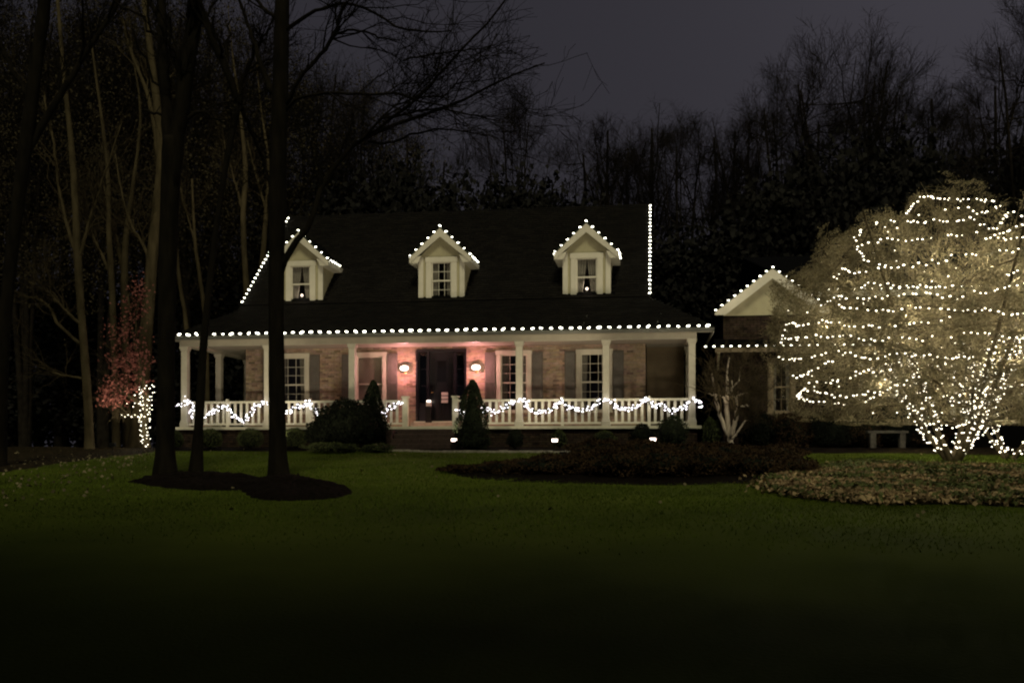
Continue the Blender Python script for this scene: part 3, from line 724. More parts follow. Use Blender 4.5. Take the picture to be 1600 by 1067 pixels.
# ------------------------------------------------------------------ bulbs and light strings
def ico():
    t = (1+5**.5)/2; v = np.array([(-1,t,0),(1,t,0),(-1,-t,0),(1,-t,0),(0,-1,t),(0,1,t),(0,-1,-t),(0,1,-t),(t,0,-1),(t,0,1),(-t,0,-1),(-t,0,1)], float); v /= np.linalg.norm(v[0])
    f = [(0,11,5),(0,5,1),(0,1,7),(0,7,10),(0,10,11),(1,5,9),(5,11,4),(11,10,2),(10,7,6),(7,1,8),(3,9,4),(3,4,2),(3,2,6),(3,6,8),(3,8,9),(4,9,5),(2,4,11),(6,2,10),(8,6,7),(9,8,1)]
    return v, np.array(f)
IV, IF = ico()
def bulbmesh(name, m, r, sx=1.5, sz=.7): return raw_mesh(name, IV*np.array([r*sx, r, r*sz]), IF, m)
BE = bulbmesh('eave_bulb', M['bulb_e'], .041); BT = bulbmesh('tree_bulb', M['bulb_t'], .0148); BG = bulbmesh('garland_bulb', M['bulb_g'], .020)
BTs = bulbmesh('small_tree_bulb', M['bulb_t'], .012)
def light_string(pts, mesh, cordpts, label, group, base=None, cordr=.006, cm=None, rng=None):
    w = base if base is not None else pts[0]
    t = thing('string_light', w, label, 'string lights', group)
    if cordpts is not None:
        for cp in [cordpts]:
            mb = MB(); mb.tube(cp, [cordr]*len(cp), 4, cap=False); mb.build('cord', cm or M['cord'], t)
    pts = list(pts)
    for k, p in enumerate(pts[:300]):
        o = bpy.data.objects.new('bulb', mesh); link(o, t, tuple(float(v) for v in p))
        if rng is not None:
            s_ = rng.uniform(.78, 1.2); o.scale = (s_*rng.uniform(.85, 1.2), s_, s_); o.rotation_euler = (0, rng.normal(0, .25), 0)
    if len(pts) > 300:
        R = np.array(pts[300:]); me = mesh
        v0 = np.array([v.co[:] for v in me.vertices]); V = (R[:, None]+v0[None]).reshape(-1, 3)
        Fc = (np.arange(len(R))[:, None, None]*12+IF[None]).reshape(-1, 3)
        fast_mesh('bulbs', V, Fc, me.materials[0], t, kind='stuff')
    return t
def along(P, step, off=0.0):
    P = np.array(P, float); d = np.r_[0, np.cumsum(np.linalg.norm(np.diff(P, axis=0), axis=1))]
    s_ = np.arange(off, d[-1], step); return np.stack([np.interp(s_, d, P[:, k]) for k in range(3)], 1)
rn = np.random.default_rng(21)
GE = 'strings of lights along the roof edges'
P = [(EX0, EY-.06, HB+EZ+.045), (EX1, EY-.06, HB+EZ+.045)]
pts = along(P, .301, .03); pts[:, 2] += rn.normal(0, .006, len(pts)); pts[:, 0] += rn.normal(0, .012, len(pts))
light_string(pts, BE, [(EX0, EY-.05, HB+EZ+.02), (EX1, EY-.05, HB+EZ+.02)], 'long row of white bulbs along the porch gutter', GE, rng=np.random.default_rng(61))
LD = ['white bulbs outlining the left dormer gable, behind the dark trunk', 'white bulbs outlining the middle dormer gable', 'white bulbs outlining the right dormer gable']
for d, lb in zip(DI, LD):
    cx, ex, ez, az, oy = d['cx'], d['ex'], d['ez'], d['az'], d['oy']
    path = [(cx-ex-.03, d['ybe']-.3, ez+.09), (cx-ex-.03, oy, ez+.09), (cx, oy, az+.11), (cx+ex+.03, oy, ez+.09), (cx+ex+.03, d['ybe']-.3, ez+.09)]
    path = [(a, b, c+HB) for a, b, c in path]
    rk = sqrt((ex+.03)**2+(az-ez)**2); pp = []
    for s_ in (-1, 1):
        for k in range(1, 6): t = k/5.2; pp.append((cx+s_*(ex+.03)*t, oy-.01, HB+az+.11-(az-ez+.02)*t))
        y = oy+.22
        while y < d['ybe']-.35: pp.append((cx+s_*(ex+.03), y, HB+ez+.09)); y += .25
    pp.append((cx, oy-.01, HB+az+.12))
    light_string(pp, bulbmesh('dormer_bulb', M['bulb_e'], .026), path, lb, GE, rng=np.random.default_rng(62))
for xx, lb in ((RX0, 'slanting row of white bulbs on the left edge of the main roof'), (RX1, 'vertical looking row of white bulbs on the right edge of the main roof')):
    P = [(xx, RY0, HB+RZ0+.06), (xx, RYR, HB+RZR+.06)]
    light_string(along(P, .255, .1), bulbmesh('rake_bulb', M['bulb_e'], .028), [(a, b, c-.03) for a, b, c in P], lb, GE, rng=np.random.default_rng(63))
P = [(gcx-gex, GY-.34, HB+ge+.10), (gcx, GY-.34, HB+ga+.10), (gcx+gex, GY-.34, HB+ge+.10)]
light_string(along(P, .247, .03), bulbmesh('gable_bulb', M['bulb_e'], .026), [(a, b, c-.03) for a, b, c in P], 'white bulbs outlining the garage gable', GE)
P = [(GX1+.1, 32.78, HB+5.09), (14, 32.78, HB+5.09)]
light_string(along(P, .27), bulbmesh('wing_bulb', M['bulb_e'], .026), [(a, b, c-.03) for a, b, c in P], 'white bulbs on the upper garage eave running behind the big lit tree', GE)
P = [(1.6, 31.5, HB+3.19), (7.4, 31.5, HB+3.19)]
light_string(along(P, .262), bulbmesh('pent_bulb', M['bulb_e'], .026), [(a, b, c-.03) for a, b, c in P], 'lower row of white bulbs across the garage below its gable', GE)
# loose ends of cord on the porch roof
for px_, lb in ((913, 'short pale cord lying on the porch roof below the right dormer'), (1028, 'short pale cord lying on the porch roof at its right corner')):
    a = at(px_, 506, 31.2); yb = 31.3; 
    def rp(px2, y): x = X_at(px2, y); return (x, y, HB+EZ+m_*(y-EY)+.03)
    mb = MB(); mb.tube([rp(px_-4, 30.75), rp(px_-1, 31.0), rp(px_+2, 31.25), rp(px_+5, 31.55)], [.012, .022, .012, .02], 5)
    o = mb.build('loose_cord', M['whitecord'], w=rp(px_, 31)); tag(o, lb, 'cord', 'loose cords on the porch roof')

# garlands on the railing
def z2(pts, ox, oy, sc): return [(ox+a/sc, oy+b/sc) for a, b in pts]
GL = z2([(165,590),(200,575),(235,550),(265,572),(290,590),(260,640),(290,670),(350,665),(400,640),(450,605),(520,595),(550,640),(585,680),(625,690),(680,640),(720,580),(800,570),(870,600),(940,640),(980,600),(1040,595),(1080,555),(1100,600),(1130,630),(1150,655)], 240, 500, 4.444)
GL2 = z2([(150,690),(210,690),(290,695),(340,650),(430,620)], 540, 500, 4.85)
GR = z2([(-110,625),(-60,640),(-20,630),(30,628),(100,620),(160,632),(230,590),(300,550),(330,540),(370,555),(380,600),(440,625),(500,620),(560,600),(612,548),(640,585),(690,605),(760,620),(830,590),(880,550),(960,560),(1000,600),(1060,605),(1140,595),(1190,530),(1240,580),(1320,590),(1390,620),(1470,590),(1530,542),(1575,570),(1580,610)], 740, 500, 4.444)
for gp, lb in ((GL, 'lit evergreen garland draped on the left porch railing'), (GL2, 'short lit garland end on the railing just left of the steps'), (GR, 'lit evergreen garland draped on the porch railing right of the door')):
    P = np.array([at(a, b+2, YP-.10) for a, b in gp]); C = catmull(P, len(P)*8)
    t = thing('garland', tuple(P[0]), lb, 'garland', 'garlands on the porch railing')
    mb = MB(); mb.tube(C, [.012]*len(C), 5); mb.build('stem', M['garland'], t)
    Q = along(C, .012); n = len(Q); Q = np.repeat(Q, 3, 0); D = rn.normal(0, .035, Q.shape)
    A = Q; B = Q+norm(D)*rn.uniform(.05, .11, (len(Q), 1)); side = norm(np.cross(B-A, rn.normal(size=A.shape)))*.006
    V = np.stack([A-side, A+side, B], 1).reshape(-1, 3); fast_mesh('needles', V, np.arange(len(V)).reshape(-1, 3), M['garland'], t, kind='stuff')
    Q = along(C, .040); Q = Q+rn.normal(0, .042, Q.shape)*np.array([1, .5, 1.1]); Q[:, 1] -= .06
    s_ = thing('string_light', tuple(Q[0]), lb.replace('lit evergreen garland', 'small white bulbs woven into the garland').replace('short lit garland end', 'few small white bulbs in the garland end'), 'string lights', 'lights in the railing garlands')
    mb = MB(); mb.tube(C+np.array([0, -.03, 0]), [.004]*len(C), 4, cap=False); mb.build('cord', M['cord'], s_)
    for p in Q[:300]:
        o = bpy.data.objects.new('bulb', BG); link(o, s_, tuple(float(v) for v in p)); k = rn.uniform(.6, 1.2); o.scale = (k*rn.uniform(.8, 1.3), k, k)

# ------------------------------------------------------------------ ground floods
def flood(x, y, aim, power, label, spot=70, col=(1, .85, .60), glow=True, blend=.6, face=None):
    z = gzf(x, y)
    if y > 28.6: z = max(z, gzf(x, y)+.05)
    t = thing('flood_light', (x, y, z), label, 'flood light', 'flood lights in the planting beds')
    g = MB(); z0 = z; z = z+(.13 if glow else 0); g.tube([(x, y, z0-.05), (x, y, z+.12)], [.012, .012], 6); g.build('stake', M['iron'], t)
    g = MB(); g.bevbox(x-.10, x+.10, y-.05, y+.06, z+.11, z+.24, .015); g.build('housing', M['iron'], t)
    if glow:
        g = MB(); g.bevbox(x-.085, x+.085, y-.056, y-.051, z+.135, z+.215, .002); g.build('lens', M['flood'], t)
    ld = bpy.data.lights.new('flood_lamp', 'SPOT'); ld.energy = power; ld.color = col; ld.spot_size = radians(spot); ld.spot_blend = blend; ld.shadow_soft_size = .05 if glow else .22
    lo = bpy.data.objects.new('flood_lamp', ld); link(lo, t, (x, y-.0, z+.30))
    from mathutils import Vector
    lo.rotation_euler = (Vector(aim)-Vector((x, y, z+.30))).to_track_quat('-Z', 'Y').to_euler()
FL = [(710, 29.6), (867, 29.1), (1020, 28.8)]
FLAB = ['small lit flood light in the bed just right of the steps', 'small lit flood light in the bed left of the brown shrubs', 'small lit flood light in the bed below the right end of the porch']
flood(X_at(710, 29.3), 29.3, (-8.6, 32.8, HB+5.2), P_FLOOD, FLAB[0], 82)
flood(X_at(867, 28.9), 28.9, (-5.0, 32.8, HB+5.2), P_FLOOD, FLAB[1], 82)
flood(X_at(1020, 28.7), 28.7, (-1.6, 32.8, HB+5.2), P_FLOOD, FLAB[2], 82)

flood(X_at(437, 29.2), 29.2, (-12.6, 32.8, HB+5.0), P_FLOOD, 'added flood light in the bed behind the tall straight trunk', 85, glow=False)  # added lamp with no known source, brightens the left part of the porch
flood(X_at(1178, 25.4), 25.4, (3.9, 32.3, HB+5.5), 520, 'added dark flood light behind the right end of the front bed, aimed at the garage', 30, glow=False)  # added lamp, brightens the garage gable
flood(X_at(880, 25.2), 25.2, (-5.8, 32.8, HB+5.4), 640, 'added dark flood light among the low groundcover at the left of the front bed', 66, glow=False)  # added lamps from here down, they brighten the dormers and porch front
flood(X_at(1120, 25.3), 25.3, (-1.4, 32.8, HB+5.4), 470, 'added dark flood light among the brown shrubs in the middle of the front bed', 62, glow=False)
flood(X_at(438, 23.4), 23.4, (-11.6, 32.8, HB+5.0), 820, 'added dark flood light standing behind the tall straight trunk', 62, glow=False)
flood(X_at(308, 23.6), 23.6, (-14.0, 32.8, HB+3.4), 560, 'added dark flood light standing behind the thin leaning trunk', 42, glow=False)
# ------------------------------------------------------------------ plants
def leaf_mass(n, fn, size, seed, flat=0, clumps=None, csz=.08):
    rng = np.random.default_rng(seed); P = fn(rng, n)
    return quads(P, size, rng, flat)
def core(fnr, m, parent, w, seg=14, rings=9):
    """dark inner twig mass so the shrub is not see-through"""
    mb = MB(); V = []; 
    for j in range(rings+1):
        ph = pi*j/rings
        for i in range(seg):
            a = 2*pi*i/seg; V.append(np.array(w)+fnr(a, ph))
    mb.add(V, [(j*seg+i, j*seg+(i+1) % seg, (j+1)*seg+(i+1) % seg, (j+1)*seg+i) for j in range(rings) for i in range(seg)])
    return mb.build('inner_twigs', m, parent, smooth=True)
def ball_fn(rx, rz, lump=.10, seed=0):
    r0 = random.Random(seed); ph = [r0.uniform(0, 6.28) for _ in range(6)]
    def f(rng, n):
        d = norm(rng.normal(size=(n, 3))); d[:, 2] = np.where(d[:, 2] < -.75, -d[:, 2], d[:, 2])
        r = rng.uniform(.80, 1.02, n)**1*(1+lump*np.sin(d[:, 0]*5+ph[0])*np.sin(d[:, 2]*6+ph[1])+lump*.6*np.sin(d[:, 1]*9+ph[2])*np.sin(d[:, 0]*11+ph[3]))
        return d*r[:, None]*np.array([rx, rx, rz])+np.array([0, 0, rz*.92])
    return f
def shrub(name, x, y, rx, rz, label, m, n=2600, leaf=.035, seed=0, group=None, cat='shrub', zoff=.05, lump=.1):
    z = gzf(x, y)+zoff; t = thing(name, (x, y, z), label, cat, group)
    V, Fc = leaf_mass(n, ball_fn(rx, rz, lump, seed), leaf, seed); fast_mesh('foliage', V+np.array([x, y, z]), Fc, m, t, kind='stuff')
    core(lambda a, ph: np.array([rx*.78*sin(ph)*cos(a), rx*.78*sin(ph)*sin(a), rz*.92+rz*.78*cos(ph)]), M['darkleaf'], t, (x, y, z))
    mb = MB(); mb.tube([(x, y, z-.05), (x+.02, y, z+.3*rz), (x, y, z+.7*rz)], [.03, .025, .02], 6); mb.build('stem', M['bark'], t)
    return t
def cone_shrub(x, y, r, h, label, m, n=8000, leaf=.055, seed=0, group=None, lump=.12):
    z = gzf(x, y)+.05; t = thing('conical_evergreen', (x, y, z), label, 'evergreen', group); rng = np.random.default_rng(seed)
    u = rng.uniform(0, 1, n)**.8; a = rng.uniform(0, 2*pi, n)
    rad = r*(1-u)**.58*(.62+.5*np.minimum(1, u*4))*rng.uniform(.78, 1.05, n)*(1+lump*np.sin(a*3+u*14))
    P = np.stack([x+rad*np.cos(a), y+rad*np.sin(a), z+.06+u*h], 1); V, Fc = quads(P, leaf, rng); fast_mesh('foliage', V, Fc, m, t, kind='stuff')
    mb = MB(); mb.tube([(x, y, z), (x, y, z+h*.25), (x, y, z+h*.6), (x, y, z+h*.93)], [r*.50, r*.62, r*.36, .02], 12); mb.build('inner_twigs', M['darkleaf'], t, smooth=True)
    mb = MB(); mb.tube([(x, y, z-.08), (x, y, z+.2)], [.05, .04], 8); mb.build('trunk', M['bark'], t)
BX = 'clipped boxwood balls along the porch'
for k, (px_, Y_, r, h_, lb) in enumerate(((270, 29.6, .34, .40, 'small round boxwood at the far left end of the porch, behind the double trunk'), (328, 29.5, .40, .42, 'round boxwood beside the thin leaning trunk'),
    (391, 29.6, .42, .42, 'round boxwood in the open between the thin trunk and the thick trunk'), (461, 29.7, .38, .42, 'round boxwood just right of the thick dark trunk'))):
    shrub('boxwood_shrub', X_at(px_, Y_), Y_, r, h_*.80, lb, M['boxleaf'], 3200, .038, 30+k, BX, lump=.03)
shrub('evergreen_shrub', X_at(547, 29.3), 29.3, 1.12, .76, 'large spreading dark evergreen shrub left of the steps', M['darkleaf'], 9000, .075, 41, lump=.16)
shrub('evergreen_shrub', X_at(510, 29.0), 29.0, .62, .55, 'low dark lobe of evergreen shrub at the left foot of the large one', M['darkleaf'], 4000, .07, 42, lump=.16)
cone_shrub(X_at(583, 30.2), 30.2, .50, 2.08, 'dark conical evergreen rising behind the large spreading shrub', M['coneleaf'], seed=43)
cone_shrub(X_at(738, 29.9), 29.9, .58, 2.05, 'dark conical evergreen right of the porch steps', M['coneleaf'], n=10000, seed=44)
shrub('small_shrub', X_at(738, 29.5), 29.5, .55, .24, 'loose low growth at the foot of the conical evergreen', M['coneleaf'], 2200, .06, 45, lump=.2)
shrub('small_shrub', X_at(805, 29.4), 29.4, .26, .32, 'small dark round shrub between the first two flood lights', M['darkleaf'], 1600, .045, 46)
shrub('small_shrub', X_at(874, 30.2), 30.2, .24, .30, 'small round shrub right behind the middle flood light', M['boxleaf'], 1500, .04, 47)
shrub('small_shrub', X_at(945, 30.2), 30.2, .36, .28, 'small green shrub under the second column from the right', M['boxleaf'], 1500, .04, 48)
shrub('round_shrub', X_at(1050, 29.4), 29.4, .50, .50, 'round green shrub under the right end of the railing', M['coneleaf'], 3600, .045, 49)
shrub('small_shrub', X_at(1112, 30.6), 30.6, .30, .48, 'narrow green shrub left of the lit pale stems', M['boxleaf'], 2200, .045, 50)
shrub('round_shrub', X_at(1003, 30.2), 30.2, .40, .38, 'dim shrub left of the right flood light', M['darkleaf'], 1800, .05, 51)
# low groundcover in front of the evergreen
shrub('low_shrub', X_at(520, 28.2), 28.2, .85, .16, 'low green mat of groundcover in front of the large evergreen', M['boxleaf'], 2600, .05, 52, zoff=.0, lump=.2)
shrub('low_shrub', X_at(590, 28.5), 28.5, .5, .14, 'low green mat of groundcover left of the steps', M['boxleaf'], 1600, .05, 53, zoff=.0, lump=.2)
# long dark hedge before the garage and brown bushes
k = 60
for (px_, Y_, rx, rz, lb) in ((1185, 31.0, .65, .60, 'first dark shrub of the hedge, right of the lit pale stems'), (1235, 31.0, .75, .58, 'second dark shrub of the hedge before the garage'), (1290, 31.0, .75, .60, 'dark hedge shrub left of the stone bench'),
    (1345, 31.9, .8, .75, 'dark hedge shrub behind the left end of the stone bench'), (1402, 32.0, .85, .85, 'dark hedge shrub behind the right end of the stone bench'), (1450, 31.8, .7, .70, 'dark hedge shrub left of the big lit trunk')):
    shrub('hedge_shrub', X_at(px_, Y_), Y_, rx, rz, lb, M['brownleaf'] if k % 2 else M['darkleaf'], 4200, .07, k, 'dark hedge shrubs before the garage', lump=.15, zoff=0); k += 1
bl = [(905, 21.5, .80, 0.302, 'reddish brown shrub at the left end of the front bed, near row'), (965, 21.2, .95, 0.370, 'reddish brown shrub in the near row, second from the left'), (1030, 21.1, 1.0, 0.361, 'reddish brown shrub in the near row, middle of the front bed'),
      (1095, 21.15, .95, 0.353, 'brown shrub in the near row, right of the middle'), (1160, 21.3, .95, 0.328, 'brown shrub in the near row, next to the last at the right'), (1220, 21.9, .80, 0.277, 'lighter brown shrub at the right end of the near row'),
      (935, 23.9, .85, 0.386, 'brown shrub of the far row at its left end'), (1005, 23.9, .9, 0.370, 'brown shrub of the far row, second from the left'), (1075, 23.9, .9, 0.353, 'brown shrub of the far row in its middle'),
      (1140, 24.0, .9, 0.336, 'brown shrub of the far row, second from the right'), (1205, 24.2, .8, 0.302, 'brown shrub at the right end of the far row')]
for (px_, Y_, rx, rz, lb) in bl:
    shrub('brown_shrub', X_at(px_, Y_), Y_, rx, rz*.9, lb, M['brownleaf'], 5200, .06, k, 'brown shrubs in the front bed', zoff=-.03, lump=.2); k += 1
for (px_, Y_, rx, rz, lb) in ((735, 21.5, .7, .10, 'lowest dark groundcover at the left tip of the front bed'), (790, 21.3, .85, .16, 'low dark groundcover, second from the left tip of the front bed'), (850, 21.25, .9, .24, 'low dark groundcover against the taller brown shrubs')):
    shrub('low_shrub', X_at(px_, Y_), Y_, rx, rz, lb, M['brownleaf'], 4200, .055, k, 'low dark groundcover shrubs of the front bed', zoff=-.03, lump=.25); k += 1
patch('mulch_bed', [pg(685, 742), pg(800, 722), pg(900, 705), pg(1050, 706), pg(1260, 716), pg(1255, 752), pg(1100, 757), pg(900, 757), pg(760, 754)], M['mulch'], .06, .015, seed=4)

# leaf covered bed at the right
lb_poly = [pg(1185, 765), pg(1215, 745), pg(1290, 733), pg(1370, 729), pg(1480, 731), pg(1620, 733), pg(1800, 738), pg(1900, 770), pg(1800, 800), pg(1620, 792), pg(1500, 789), pg(1380, 791), pg(1280, 784), pg(1215, 776)]
o, Pp, cc = patch('leaf_bed', lb_poly, M['woodfloor'], .05, .012, seed=6)
lb2 = [pg(1290, 706), pg(1330, 699), pg(1450, 697), pg(1620, 698), pg(1800, 705), pg(1620, 712), pg(1500, 709), pg(1380, 707)]
patch('leaf_bed', lb2, M['woodfloor'], .05, .01, seed=7)
def in_poly(x, y, P):
    c = np.zeros(len(x), bool); j = len(P)-1
    for i in range(len(P)):
        xi, yi = P[i]; xj, yj = P[j]
        hit = ((yi > y) != (yj > y)) & (x < (xj-xi)*(y-yi)/(yj-yi+1e-12)+xi); c ^= hit; j = i
    return c
rl = np.random.default_rng(77)
lo_, hi_ = Pp.min(0), Pp.max(0); q = rl.uniform(lo_, hi_, (60000, 2)); q = q[in_poly(q[:, 0], q[:, 1], Pp)]
gr_ = np.sin(q[:, 0]*2.2+np.sin(q[:, 1]*3))*np.sin(q[:, 1]*2.7+q[:, 0])+rl.normal(0, .5, len(q))
zz = gz(q[:, 0], q[:, 1])+.05+rl.uniform(0, .07, len(q))
q[:] += rl.normal(0, .30, q.shape)*(rl.random((len(q), 1)) < .15); sel = gr_ < .45
V, Fc = quads(np.column_stack([q, zz])[sel], .085, rl, .35, .8); tag(fast_mesh('fallen_leaves', V, Fc, M['litter']), 'dry brown fallen leaves covering the bed under the big lit tree', 'leaves', kind='stuff')
V, Fc = quads(np.column_stack([q, zz+.03])[~sel], .09, rl, .2, .6); tag(fast_mesh('ivy', V, Fc, M['litter_g']), 'patches of low green groundcover among the fallen leaves', 'groundcover', kind='stuff')
# scattered leaves on the wood floor and lawn
q = np.column_stack([rl.uniform(-40, 16, 9000), rl.uniform(14, 34, 9000)*1.0])
q = q[(q[:, 0] < X_at(240, 27)+rl.normal(0, 1.0, len(q))+(27-q[:, 1])*.3) | (rl.random(len(q)) < .02)]
q = q[(q[:, 1] < 31)|(q[:, 0] < -17)]
V, Fc = quads(np.column_stack([q, gz(q[:, 0], q[:, 1])+.04]), .08, rl, .6, .8); tag(fast_mesh('scattered_leaves', V, Fc, M['dryleaf']), 'scattered fallen leaves at the edge of the wood and on the lawn', 'leaves', kind='stuff')
# grass
n = 200000; yy = 11+(30-11)*rl.random(n)**.85; xx = yy*np.tan(np.arctan(rl.uniform(-860, 860, n)/F)-TH)
keep = np.ones(n, bool)
for pol in (isl1, isl2, lb_poly): 
    keep &= ~in_poly(xx, yy, catmull(list(pol)+[pol[0]], 60))
fx = front[:, 0]; 
keep &= ~in_poly(xx, yy, np.array([(a, b) for a, b in wl]))
keep &= yy < np.interp(xx, fr[:, 0], fr[:, 1])-.05
dens = np.sin(xx*1.1+np.sin(yy*1.7))*np.sin(yy*.9+xx*.4); keep &= rl.random(n) < (.75+.25*dens)*np.clip((yy-11)/5, 0, 1)
xx, yy = xx[keep], yy[keep]; n = len(xx)
b0 = np.column_stack([xx, yy, gz(xx, yy)-.005]); ang = rl.uniform(0, 2*pi, n); wd = rl.uniform(.006, .013, n)
sv = np.column_stack([np.cos(ang)*wd, np.sin(ang)*wd, np.zeros(n)]); tip = b0+np.column_stack([rl.normal(0, .02, n), rl.normal(0, .02, n), rl.uniform(.022, .05, n)])
V = np.stack([b0-sv, b0+sv, tip], 1).reshape(-1, 3); tag(fast_mesh('grass', V, np.arange(3*n).reshape(-1, 3), M['blade']), 'short green lawn grass in front of the house', 'grass', kind='stuff')

# stone bench
bx, by = X_at(1386, 30.7), 30.7; bz = gzf(bx, by)
t = thing('stone_bench', (bx, by, bz), 'small pale stone bench on the grass left of the big lit tree', 'bench')
g = MB(); g.bevbox(bx-.58, bx+.58, by-.19, by+.19, bz+.50, bz+.57, .015); g.build('seat', M['stone'], t)
for s_ in (-1, 1): g = MB(); g.bevbox(bx+s_*.42-.08, bx+s_*.42+.08, by-.15, by+.15, bz-.03, bz+.498, .012); g.build('leg', M['stone'], t)
# stepping stones by the pale stems
for k, (px_, Y_, w_, lb) in enumerate(((1108, 29.0, .35, 'flat pale stone nearest the right flood light, left of the lit stems'), (1180, 28.6, .3, 'flat pale stone right of the lit stems'))):
    x = X_at(px_, Y_); z = gzf(x, Y_)+.05; g = MB(); g.bevbox(x-w_, x+w_, Y_-.15, Y_+.15, z-.03, z+.05, .02); tag(g.build('flat_stone', M['edge'], w=(x, Y_, z)), lb, 'stone', 'flat stones in the bed')

# ------------------------------------------------------------------ trees
KR = [1.0]
def kids(P, R, n, rng, lmin, lmax, K=4, tmin=.25, tmax=1.0, wd=.6, wo=.5, wr=.5, wu=.15, centre=None, r=.5, droop=0.0, rtip=.4):
    N, KK, _ = P.shape; i = rng.integers(0, N, n); t = rng.uniform(tmin, tmax, n)*(KK-1); a = np.minimum(t.astype(int), KK-2); u = (t-a)[:, None]
    s = P[i, a]*(1-u)+P[i, a+1]*u; d = norm(P[i, a+1]-P[i, a]); rad = (R[i, a]*(1-u[:, 0])+R[i, a+1]*u[:, 0])*r*KR[0]
    out = norm(s-centre) if centre is not None else d
    D = norm(wd*d+wo*out+wr*rng.normal(size=(n, 3))+np.array([0, 0, wu])); L = rng.uniform(lmin, lmax, n)[:, None]
    bend = norm(rng.normal(size=(n, 3)))*.16+np.array([0, 0, -droop])
    Q = np.empty((n, K, 3)); 
    for k in range(K):
        v = k/(K-1); Q[:, k] = s+D*L*v+bend*L*v*v+rng.normal(0, .03, (n, 3))*L*(v > 0)
    rr = np.maximum(rad, .003)[:, None]*np.linspace(1, rtip, K)[None]
    return Q, rr
def grow(seed, h, fork, rx, rz, cz, stems=1, n1=26, n2=200, n3=1500, n4=4000, r0=.22, spread=.5, lean=(0, 0), ry=None, sx=1.5, tw=.008, l4=(.25, .7), up=.3, yoff=0):
    rng = np.random.default_rng(seed); ry = ry or rx; C = np.array([lean[0], lean[1]+yoff, cz])
    P0 = []; R0 = []; K = 9
    for s_ in range(stems):
        a = rng.uniform(0, 2*pi)+s_*2*pi/max(1, stems); sp = spread if stems > 1 else .12
        top = C+np.array([cos(a)*rx*sp, sin(a)*ry*sp, rz*rng.uniform(.5, .85)])
        base = np.array([cos(a)*.10, sin(a)*.10, 0])*(stems > 1)
        t = np.linspace(0, 1, K)[:, None]; cur = base+(top-base)*t; cur[:, :2] = base[:2]+(top-base)[:2]*(t**sx)
        cur += rng.normal(0, .02*h/10, cur.shape)*(t > 0)
        P0.append(cur); rs = r0/(stems**.5)*np.linspace(1, .22, K); rs[0] *= 1.25; R0.append(rs)
    P0 = np.array(P0); R0 = np.array(R0)
    i = rng.integers(0, stems, n1); tf = fork/h; tt = rng.uniform(tf*.95, .97, n1)*(K-1); a = np.minimum(tt.astype(int), K-2); u = (tt-a)[:, None]
    s = P0[i, a]*(1-u)+P0[i, a+1]*u; rad = (R0[i, a]*(1-u[:, 0])+R0[i, a+1]*u[:, 0])*.62
    d = norm(rng.normal(size=(n1, 3))*np.array([1, 1, .75])+np.array([0, 0, up])); T = C+d*np.array([rx, ry, rz])*rng.uniform(.62, .95, n1)[:, None]
    K1 = 7; P1 = np.empty((n1, K1, 3)); 
    for k in range(K1):
        v = k/(K1-1); P1[:, k] = s+(T-s)*v; P1[:, k, 2] += (T-s)[:, 2]*(v**1.6-v)*.35-.0; P1[:, k] += rng.normal(0, .0045*h*(1 if h > 10 else 2.4), (n1, 3))*(0 < k)
    R1 = np.maximum(rad, .015)[:, None]*np.linspace(1, .25, K1)[None]
    sc = rx
    P2, R2 = kids(P1, R1, n2, rng, .28*sc, .55*sc, 5, .2, 1, .55, .45, .42, up*.5, C, .55)
    P3, R3 = kids(P2, R2, n3, rng, .12*sc, .30*sc, 4, .15, 1, .5, .4, .5, up*.4, C, .55); R3 = np.maximum(R3, tw*1.2)
    P4, R4 = kids(P3, R3, n4, rng, l4[0], l4[1], 3, .1, 1, .4, .35, .7, up*.3, C, .6); R4 = np.clip(R4, tw*.7, tw)
    return (P0, R0), (P1, R1), (P2, R2), (P3, R3), (P4, R4)
def cat(*vf):
    V = []; Fc = []; n = 0
    for v, f in vf: V.append(v); Fc.append(f+n); n += len(v)
    return np.vstack(V), np.vstack(Fc)

# --- the big lit tree
BTX, BTY = X_at(1490, 25.4), 25.4; BTZ = gzf(BTX, BTY)
bt = thing('lit_tree', (BTX, BTY, BTZ), 'big rounded bare tree wrapped in hundreds of white lights on the right', 'tree')
org = np.array([BTX, BTY, BTZ]); sc_ = ppm(1490, 25.4)
CR = dict(rx=4.3, ry=3.7, rz=3.15); CC = np.array([.02, .3, 3.32])
(P0, R0), (P1, R1), (P2, R2), (P3, R3), (P4, R4) = grow(5, 6.6, 1.0, CR['rx'], CR['rz'], CC[2], stems=7, n1=64, n2=520, n3=4200, n4=16000, r0=.20, spread=.70, sx=.85, ry=CR['ry'], tw=.0055, l4=(.12, .42), up=.12, yoff=.3)
V, Fc = cat(tube_arrays(P0, R0, 9), tube_arrays(P1, R1, 6)); fast_mesh('trunk', V+org, Fc, M['palebark'], bt, smooth=True)
V, Fc = cat(tube_arrays(P2, R2, 4), tube_arrays(P3, R3, 3), tube_arrays(P4, R4, 3)); 
